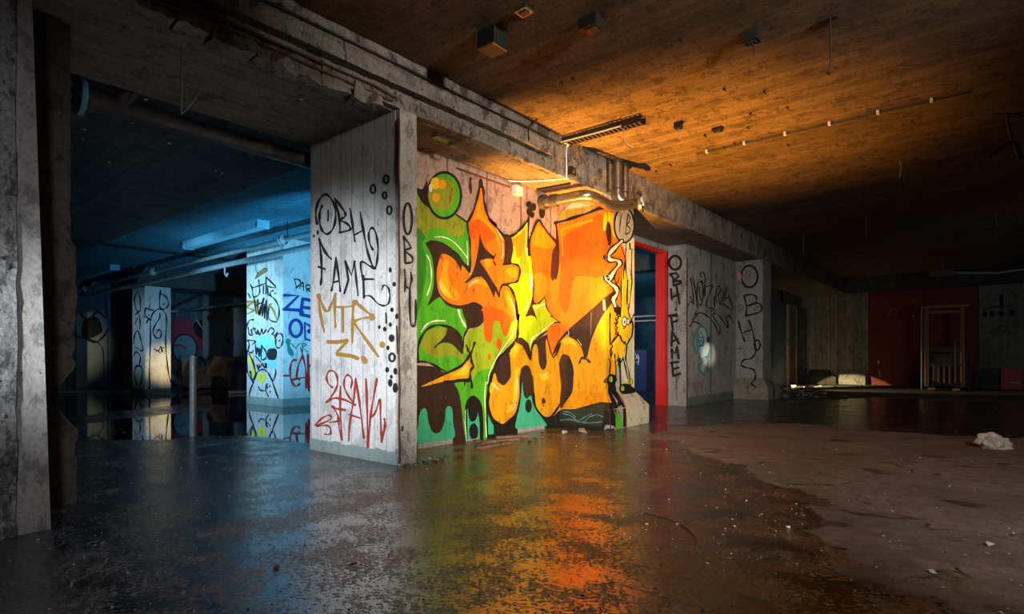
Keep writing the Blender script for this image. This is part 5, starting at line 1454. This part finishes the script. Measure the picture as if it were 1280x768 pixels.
q0 = on(1251, 487, 'z', 0); q1 = on(1277, 488, 'z', 0)
t = thing('red_crate', 'red metal box standing at the foot of the stained pale wall', 'box', ((q0.x + q1.x) / 2, q0.y, 0))
zb = on(1264, 463, 'y', q0.y).z
MB().box(q0.x, q1.x, q0.y, q0.y + .6, 0, zb).build('box_body', M['red_box'], t)
MB().box(q0.x + .3, q1.x - .05, q0.y - .02, q0.y, zb * .3, zb * .42).build('pale_label', M['flake'], t)
MB().box(q0.x + .0, q1.x, q0.y - .03, q0.y + .62, zb, zb + .04).build('lid', M['red_box'], t)
q = on(1232, 484, 'z', 0)
o = MB().rough_box(q.x - .3, q.x + .45, YB - .75, YB - .3, 0, .75, .2, .02).build('cupboard', M['black_metal']); tag(o, 'low black cupboard left of the red box', 'cupboard')
A = Art([Surf([(xr1, YB, 0), (6, YB, 0), (6, YB, 3.9), (xr1, YB, 3.9)], 'w'), Surf([(xr0, YB, 0), (xr1, YB, 0), (xr1, YB, 3.9), (xr0, YB, 3.9)], 'r')])
for (x, y) in ((1231, 393), (1240, 393), (1252, 392), (1265, 391)): A.ell((x, y), 3.2, 3.8, 'ink')
A.line([(1228, 388), (1240, 384), (1262, 383)], 1.4, 'ink', False); A.line([(1252, 370), (1252, 384)], 5, 'ink'); A.ring((1253, 411), 5, 3.5, 1.2, 'ink')
A.line([(1112, 392), (1114, 387), (1119, 387), (1121, 392)], 1.2, 'greybase'); A.line([(1110, 393), (1122, 393)], .8, 'greybase'); A.ell((1142, 376), .8, 1.4, 'white'); A.ell((1142, 395), .8, 1.8, 'white')
A.ell((1098, 453), 1, 2, 'white'); A.line([(1099, 464), (1100, 471)], 1, 'white')
A.build({'w': ('wall_marks', wall_back, 'black stencilled marks'), 'r': ('wall_scratches', wall_back, 'pale scratches and a small arched mark')})
A = Art([Surf([(xb + .45 - 20, YB - .36, 0), (xc - .02, YB - .36, .0), (xc - .02, YB - .36, .66), (xb - 20, YB - .36, .66)], 'w')])
# far pipes under rear ceiling
a, b = on(1010, 368, 'y', YB - .7), on(1205, 357, 'y', YB - .7)
o = MB().tube([(a.x, YB - .75, a.z), (3.5, YB - .75, a.z)], .03, 8).build('rear_pipe', M['steel_dark']); tag(o, 'thin pipe running below the rear cross beam', 'pipe')
t = thing('duct_box', 'pale battered duct box under the dark rear ceiling', 'duct', on(1178, 342, 'y', 24))
q = on(1178, 342, 'y', 24)
MB().box(q.x - .35, q.x + .35, 23.9, 24.1, q.z - .10, q.z + .1).box(q.x - .02, q.x + .02, 23.98, 24.02, q.z + .1, CZ).build('duct_body', M['steel_dark'], t)
MB().tube([(q.x + .35, 24.1, q.z), (q.x + 1.4, 24.1, q.z - .1), (q.x + 2.8, 24.1, q.z + .02)], .03, 8).build('sagging_cable', M['wire'], t)

# ================================================================== LITTER
def chips(spots, sizes, mat, name, label, cat, group, seed0, flat=.4):
    for k, (px, py) in enumerate(spots):
        p = on(px, py, 'z', 0)
        o = MB().chunk((p.x, p.y, 0), sizes[k % len(sizes)], seed0 + k, flat).build(name, mat if not isinstance(mat, list) else mat[k % len(mat)])
        tag(o, label, cat, group)
rnd = random.Random(3)
sp = [(rnd.uniform(502, 560), 0) for _ in range(34)]
sp = [(x, 583 - (x - 502) * .22 + rnd.uniform(-1.5, 4)) for x, _ in sp]
chips(sp, (.022, .03, .018, .026), [M['rubble'], M['rust'], M['rubble_dark']], 'rubble_chip', 'small rubble chip at the foot of the white pillar', 'rubble', 'rubble chips by the white pillar', 100)
sp = [(rnd.uniform(596, 690), 0) for _ in range(26)]
sp = [(x, 553 - (x - 600) * .13 + rnd.uniform(0, 8)) for x, _ in sp]
chips(sp, (.04, .06, .03), [M['rubble_dark'], M['rust']], 'rubble_chip', 'dark rubble chip along the foot of the mural wall', 'rubble', 'rubble chips by the mural wall', 200)
for k, (x0, y0, x1_, y1_) in enumerate(((598, 560, 640, 553), (606, 553, 648, 549), (620, 547, 660, 545))):
    a, b = on(x0, y0, 'z', .02), on(x1_, y1_, 'z', .02)
    d = (b - a); n_ = Vector((-d.y, d.x, 0)).normalized() * .035
    mb = MB(); v = [a - n_, b - n_ * .7, b + n_, a + n_ * .8]
    v = [Vector((p.x, p.y, 0.001)) for p in v] + [Vector((p.x, p.y, .035)) for p in v]
    mb.add(v, [(3, 2, 1, 0), (4, 5, 6, 7), (0, 1, 5, 4), (1, 2, 6, 5), (2, 3, 7, 6), (3, 0, 4, 7)])
    o = mb.build('broken_board', M['timber']); tag(o, ('nearest broken board lying in the puddle under the mural', 'middle broken board lying under the mural', 'broken board lying closest to the mural wall')[k], 'board')
sp = [(rnd.gauss(1002, 22), rnd.uniform(483, 498)) for _ in range(90)]
sp = [(min(max(x, 972), 1060), y) for x, y in sp]
chips(sp, (.10, .07, .14, .05), [M['rubble'], M['rubble_dark'], M['flake']], 'rubble_piece', 'rubble piece in the scatter beyond the grey lettered pillar', 'rubble', 'rubble scatter in the rear hall', 400, .25)
for k, (px, py) in enumerate(((705, 542), (728, 541))):
    p = on(px, py, 'z', 0)
    o = MB().chunk((p.x, p.y, 0), .10, 700 + k, .35).build('plaster_lump', M['rubble']); tag(o, ('left', 'right')[k] + ' pale plaster lump on the floor before the pillar plinth', 'plaster')
# flakes and grit scattered over the whole floor
mb = MB()
rnd = random.Random(11)
for i in range(1500):
    px, py = rnd.uniform(0, 1280), 478 + 290 * rnd.random() ** 1.3
    p = on(px, py, 'z', 0)
    if p.x < BX1 + .1 and p.y > 4.0: continue
    if p.x > 5.9 or p.y > 28 or p.x < -12 : continue
    s_ = rnd.choice((.003, .004, .006, .009)) * (1 + .12 * p.length)
    a = rnd.uniform(0, 6.28)
    vs = []
    for k in range(5):
        r_ = s_ * rnd.uniform(.5, 1)
        vs.append((p.x + r_ * math.cos(a + k * 1.256), p.y + r_ * math.sin(a + k * 1.256) * .7, .004 + rnd.uniform(0, .004)))
    top = [(x, y, z + .003) for x, y, z in vs]
    mb.add(vs + top, [(4, 3, 2, 1, 0), (5, 6, 7, 8, 9)] + [(k, (k + 1) % 5, 5 + (k + 1) % 5, 5 + k) for k in range(5)], rnd.choice((0, 1, 1, 2)))
o = mb.build('floor_grit', [M['flake'], M['rubble'], M['rubble_dark']]); tag(o, 'pale flakes and grit scattered over the wet and dry floor', 'grit', kind='stuff')
# ring
q = on(119, 680, 'z', .006)
o = MB().tube([(q.x + .045 * math.cos(a), q.y + .045 * math.sin(a), .008) for a in np.linspace(0, 2 * PI, 25)], .006, 6, caps=False).build('metal_ring', M['steel']); tag(o, 'small metal ring lying on the wet floor near the left pillar', 'ring')
for k, (px, py, s_, lab) in enumerate(((345, 711, .02, 'small white scrap on the dark floor below the white pillar'), (195, 643, .014, 'tiny white pebble on the floor right of the nearest pillar'), (593, 622, .02, 'pale chip lying in the orange reflection'), (986, 660, .02, 'white scrap on the dry patch of floor'), (1166, 718, .03, 'pale scrap at the lower right of the dry floor'), (1237, 683, .03, 'pale crumpled scrap near the right edge of the floor'))):
    p = on(px, py, 'z', 0)
    o = MB().chunk((p.x, p.y, 0), s_, 800 + k, .5).build('scrap', M['flake']); tag(o, lab, 'scrap')
q = on(846, 658, 'z', 0)
o = MB().chunk((q.x, q.y, 0), .03, 66, .5).build('leaf_scrap', M['card']); tag(o, 'curled brown leaf scrap on the wet floor right of the reflection', 'leaf')
# twigs
for k, (s_, lab) in enumerate((('p 922,742 940,747 962,749', 'long pale twig on the wet floor at lower centre'), ('p 436,707 446,704', 'short pale twig on the wet floor under the white pillar'), ('p 800,640 830,648 850,656 866,668 872,682', 'dark crooked twig lying by the orange reflection'))):
    P = [on(x, y, 'z', .008) for x, y in Z(s_)]
    o = MB().tube(smooth_pts(P, False) if len(P) > 2 else P, .005, 6).build('twig', M['wire'] if k < 2 else M['black_metal']); tag(o, lab, 'twig')
# crumpled bag
q = on(1243, 561, 'z', 0)
bm = bmesh.new(); bmesh.ops.create_icosphere(bm, subdivisions=4, radius=1)
for v in bm.verts:
    c = v.co.copy()
    n1 = mnoise.noise(c * 2.3) * .28 + abs(mnoise.noise(c * 5)) * .22 + mnoise.noise(c * 11) * .06
    v.co = Vector((c.x * .19 * (1 + n1), c.y * .14 * (1 + n1), max(-.02, c.z * .12 * (1 + n1) + .045 - .05 * c.x)))
zmin = min(v.co.z for v in bm.verts)
mb = MB(); bm.verts.index_update()
mb.add([(q.x + v.co.x * RX - v.co.y * RY, q.y + v.co.x * RY + v.co.y * RX, v.co.z - zmin) for v in bm.verts], [[v.index for v in f.verts] for f in bm.faces]); bm.free()
o = mb.build('plastic_bag', M['foil']); tag(o, 'crumpled grey plastic bag lying on the floor at the right', 'bag')

# ================================================================== LIGHT (unseen spots, added without fittings)
def spot(name, loc, target, power, col, angle, blend=.6, r=.05):
    L = bpy.data.lights.new(name, 'SPOT'); L.energy = power; L.color = col; L.spot_size = math.radians(angle); L.spot_blend = blend; L.shadow_soft_size = r
    o = bpy.data.objects.new(name, L); COL.objects.link(o); o.location = loc
    o.rotation_euler = (Vector(target) - Vector(loc)).to_track_quat('-Z', 'Y').to_euler()
    return o
def point(name, loc, power, col, r=.05):
    L = bpy.data.lights.new(name, 'POINT'); L.energy = power; L.color = col; L.shadow_soft_size = r
    o = bpy.data.objects.new(name, L); COL.objects.link(o); o.location = loc
    return o
def area(name, loc, target, power, col, sx, sy, spread=180):
    L = bpy.data.lights.new(name, 'AREA'); L.energy = power; L.color = col; L.shape = 'RECTANGLE'; L.size = sx; L.size_y = sy; L.spread = math.radians(spread)
    o = bpy.data.objects.new(name, L); COL.objects.link(o); o.location = loc
    o.rotation_euler = (Vector(target) - Vector(loc)).to_track_quat('-Z', 'Y').to_euler()
    return o

spot('mural_key', (2.0, .4, 1.3), (-5.3, 7.6, 1.6), 5000, (1, .88, .68), 40, .9, .12)
spot('mural_patch', (2.2, .2, 1.2), (-5.35, 8.3, 2.25), 7500, (1, .85, .55), 7, .5, .03)
spot('ceiling_amber', (-4.55, 7.8, .25), (-4.0, 8.8, 4.5), 3100, (1, .40, .04), 82, 1.0, 0)  # added unseen lamp near the floor, strengthens the orange bounce overhead
spot('soffit_amber', (-5.35, 7.0, .25), (-5.38, 7.2, 3.9), 2200, (1, .42, .05), 46, 1.0, 0)  # added unseen lamp in the recess, warms the beam underside
spot('pillar_white', (-2.6, -1.8, 1.5), (-6.0, 4.15, 1.3), 3200, (.86, .93, 1), 34, 1.0, .2)
spot('bay_blue', (-13.0, -3.4, 1.2), (-14.1, 7, 1.5), 5200, (.40, .74, 1.0), 25, .8, .3)
spot('bay_blue_deep', (-13.0, -3.4, 1.2), (-21.4, 6.8, 1.9), 3400, (.42, .72, 1.0), 14, 1, .3)
spot('bay_ceiling_blue', (-13.5, -2.5, 1.2), (-14.4, 6.2, 2.6), 4500, (.30, .70, 1.0), 24, 1, .2)
spot('bay_floor_blue', (-8.0, -3.0, 3.2), (-9.0, 3.0, 0), 500, (.45, .75, 1.0), 50, 1, .3)
spot('pool_blue', (-7.5, 5.0, .8), (-11.0, 10.0, 3.2), 700, (.16, .62, 1.0), 104, .35, .03)
spot('pool_blue_low', (-7.7, 5.1, .8), (-17, 9.0, 4.2), 1700, (.16, .62, 1.0), 56, 1, .03)
spot('pillar_amber', (-16.5, 9.0, .35), (-20.96, 7.5, .95), 1100, (1, .74, .34), 20, 1.0, .05)
spot('beam_light', (3.0, 3.0, 4.1), (-5.0, 7.5, 4.15), 1300, (1, .93, .82), 70, .8, .3)  # added unseen spot just below ceiling height, brightens the beam face
spot('near_pillar_light', (2.5, -1.5, 1.5), (-5.0, .95, 1.5), 700, (.95, .96, 1), 34, 1.0, .3)  # added unseen spot, lifts the nearest pillar out of black
spot('dry_floor_light', (3.2, -.5, 3.6), (.2, 7.2, 0), 1700, (1, .86, .76), 46, 1.0, .5)
spot('hall_fill', (3.5, -2.5, 2.0), (-5.8, 15.2, 1.9), 2600, (1, .95, .88), 22, 1.0, .5)
spot('rear_streak_fill', (-6.3, 24.4, .5), (-4.9, 28.5, -1.45), 1200, (1, .78, .34), 48, .12, .02)  # unseen spot added for the yellow streak on plinth and floor
spot('rear_floor', (-6.3, 22, 1.2), (0, 26.0, -.8), 350, (1, .82, .5), 46, 1, .02)
spot('rear_dim', (2.5, 10, 2.0), (-2, 28.8, 2), 260, (.9, .95, 1), 50, 1, .3)
spot('wall_glints', (1.5, 5.0, 1.8), (-5.8, 14.98, 1.25), 9000, (1, .9, .72), 3.4, .9, .05)
spot('door_glow', (-9.0, 15.5, 2.6), (-11, 25, 1.2), 420, (.75, .8, 1), 90, 1.0, .1)

w = bpy.data.worlds.new('World'); SC.world = w; w.use_nodes = True
w.node_tree.nodes['Background'].inputs[0].default_value = (.5, .6, .75, 1)
w.node_tree.nodes['Background'].inputs[1].default_value = .015

# ================================================================== CAMERA
cam = bpy.data.cameras.new('camera'); co = bpy.data.objects.new('camera', cam); COL.objects.link(co)
co.location = (0, 0, CAMZ)
co.rotation_euler = (PI / 2, 0, math.atan2(-FX, FY))
cam.sensor_width = 36; cam.lens = 36 * F / 1280
cam.shift_y = (HZ - 384) / 1280
cam.clip_start = .05; cam.clip_end = 200
SC.camera = co
SC.view_settings.view_transform = 'Standard'
SC.view_settings.look = 'None'
SC.view_settings.gamma = 1
SC.view_settings.use_curve_mapping = False
SC.view_settings.exposure = 0
SC.cycles.use_denoising = True
SC.cycles.max_bounces = 8
SC.cycles.sample_clamp_indirect = 4
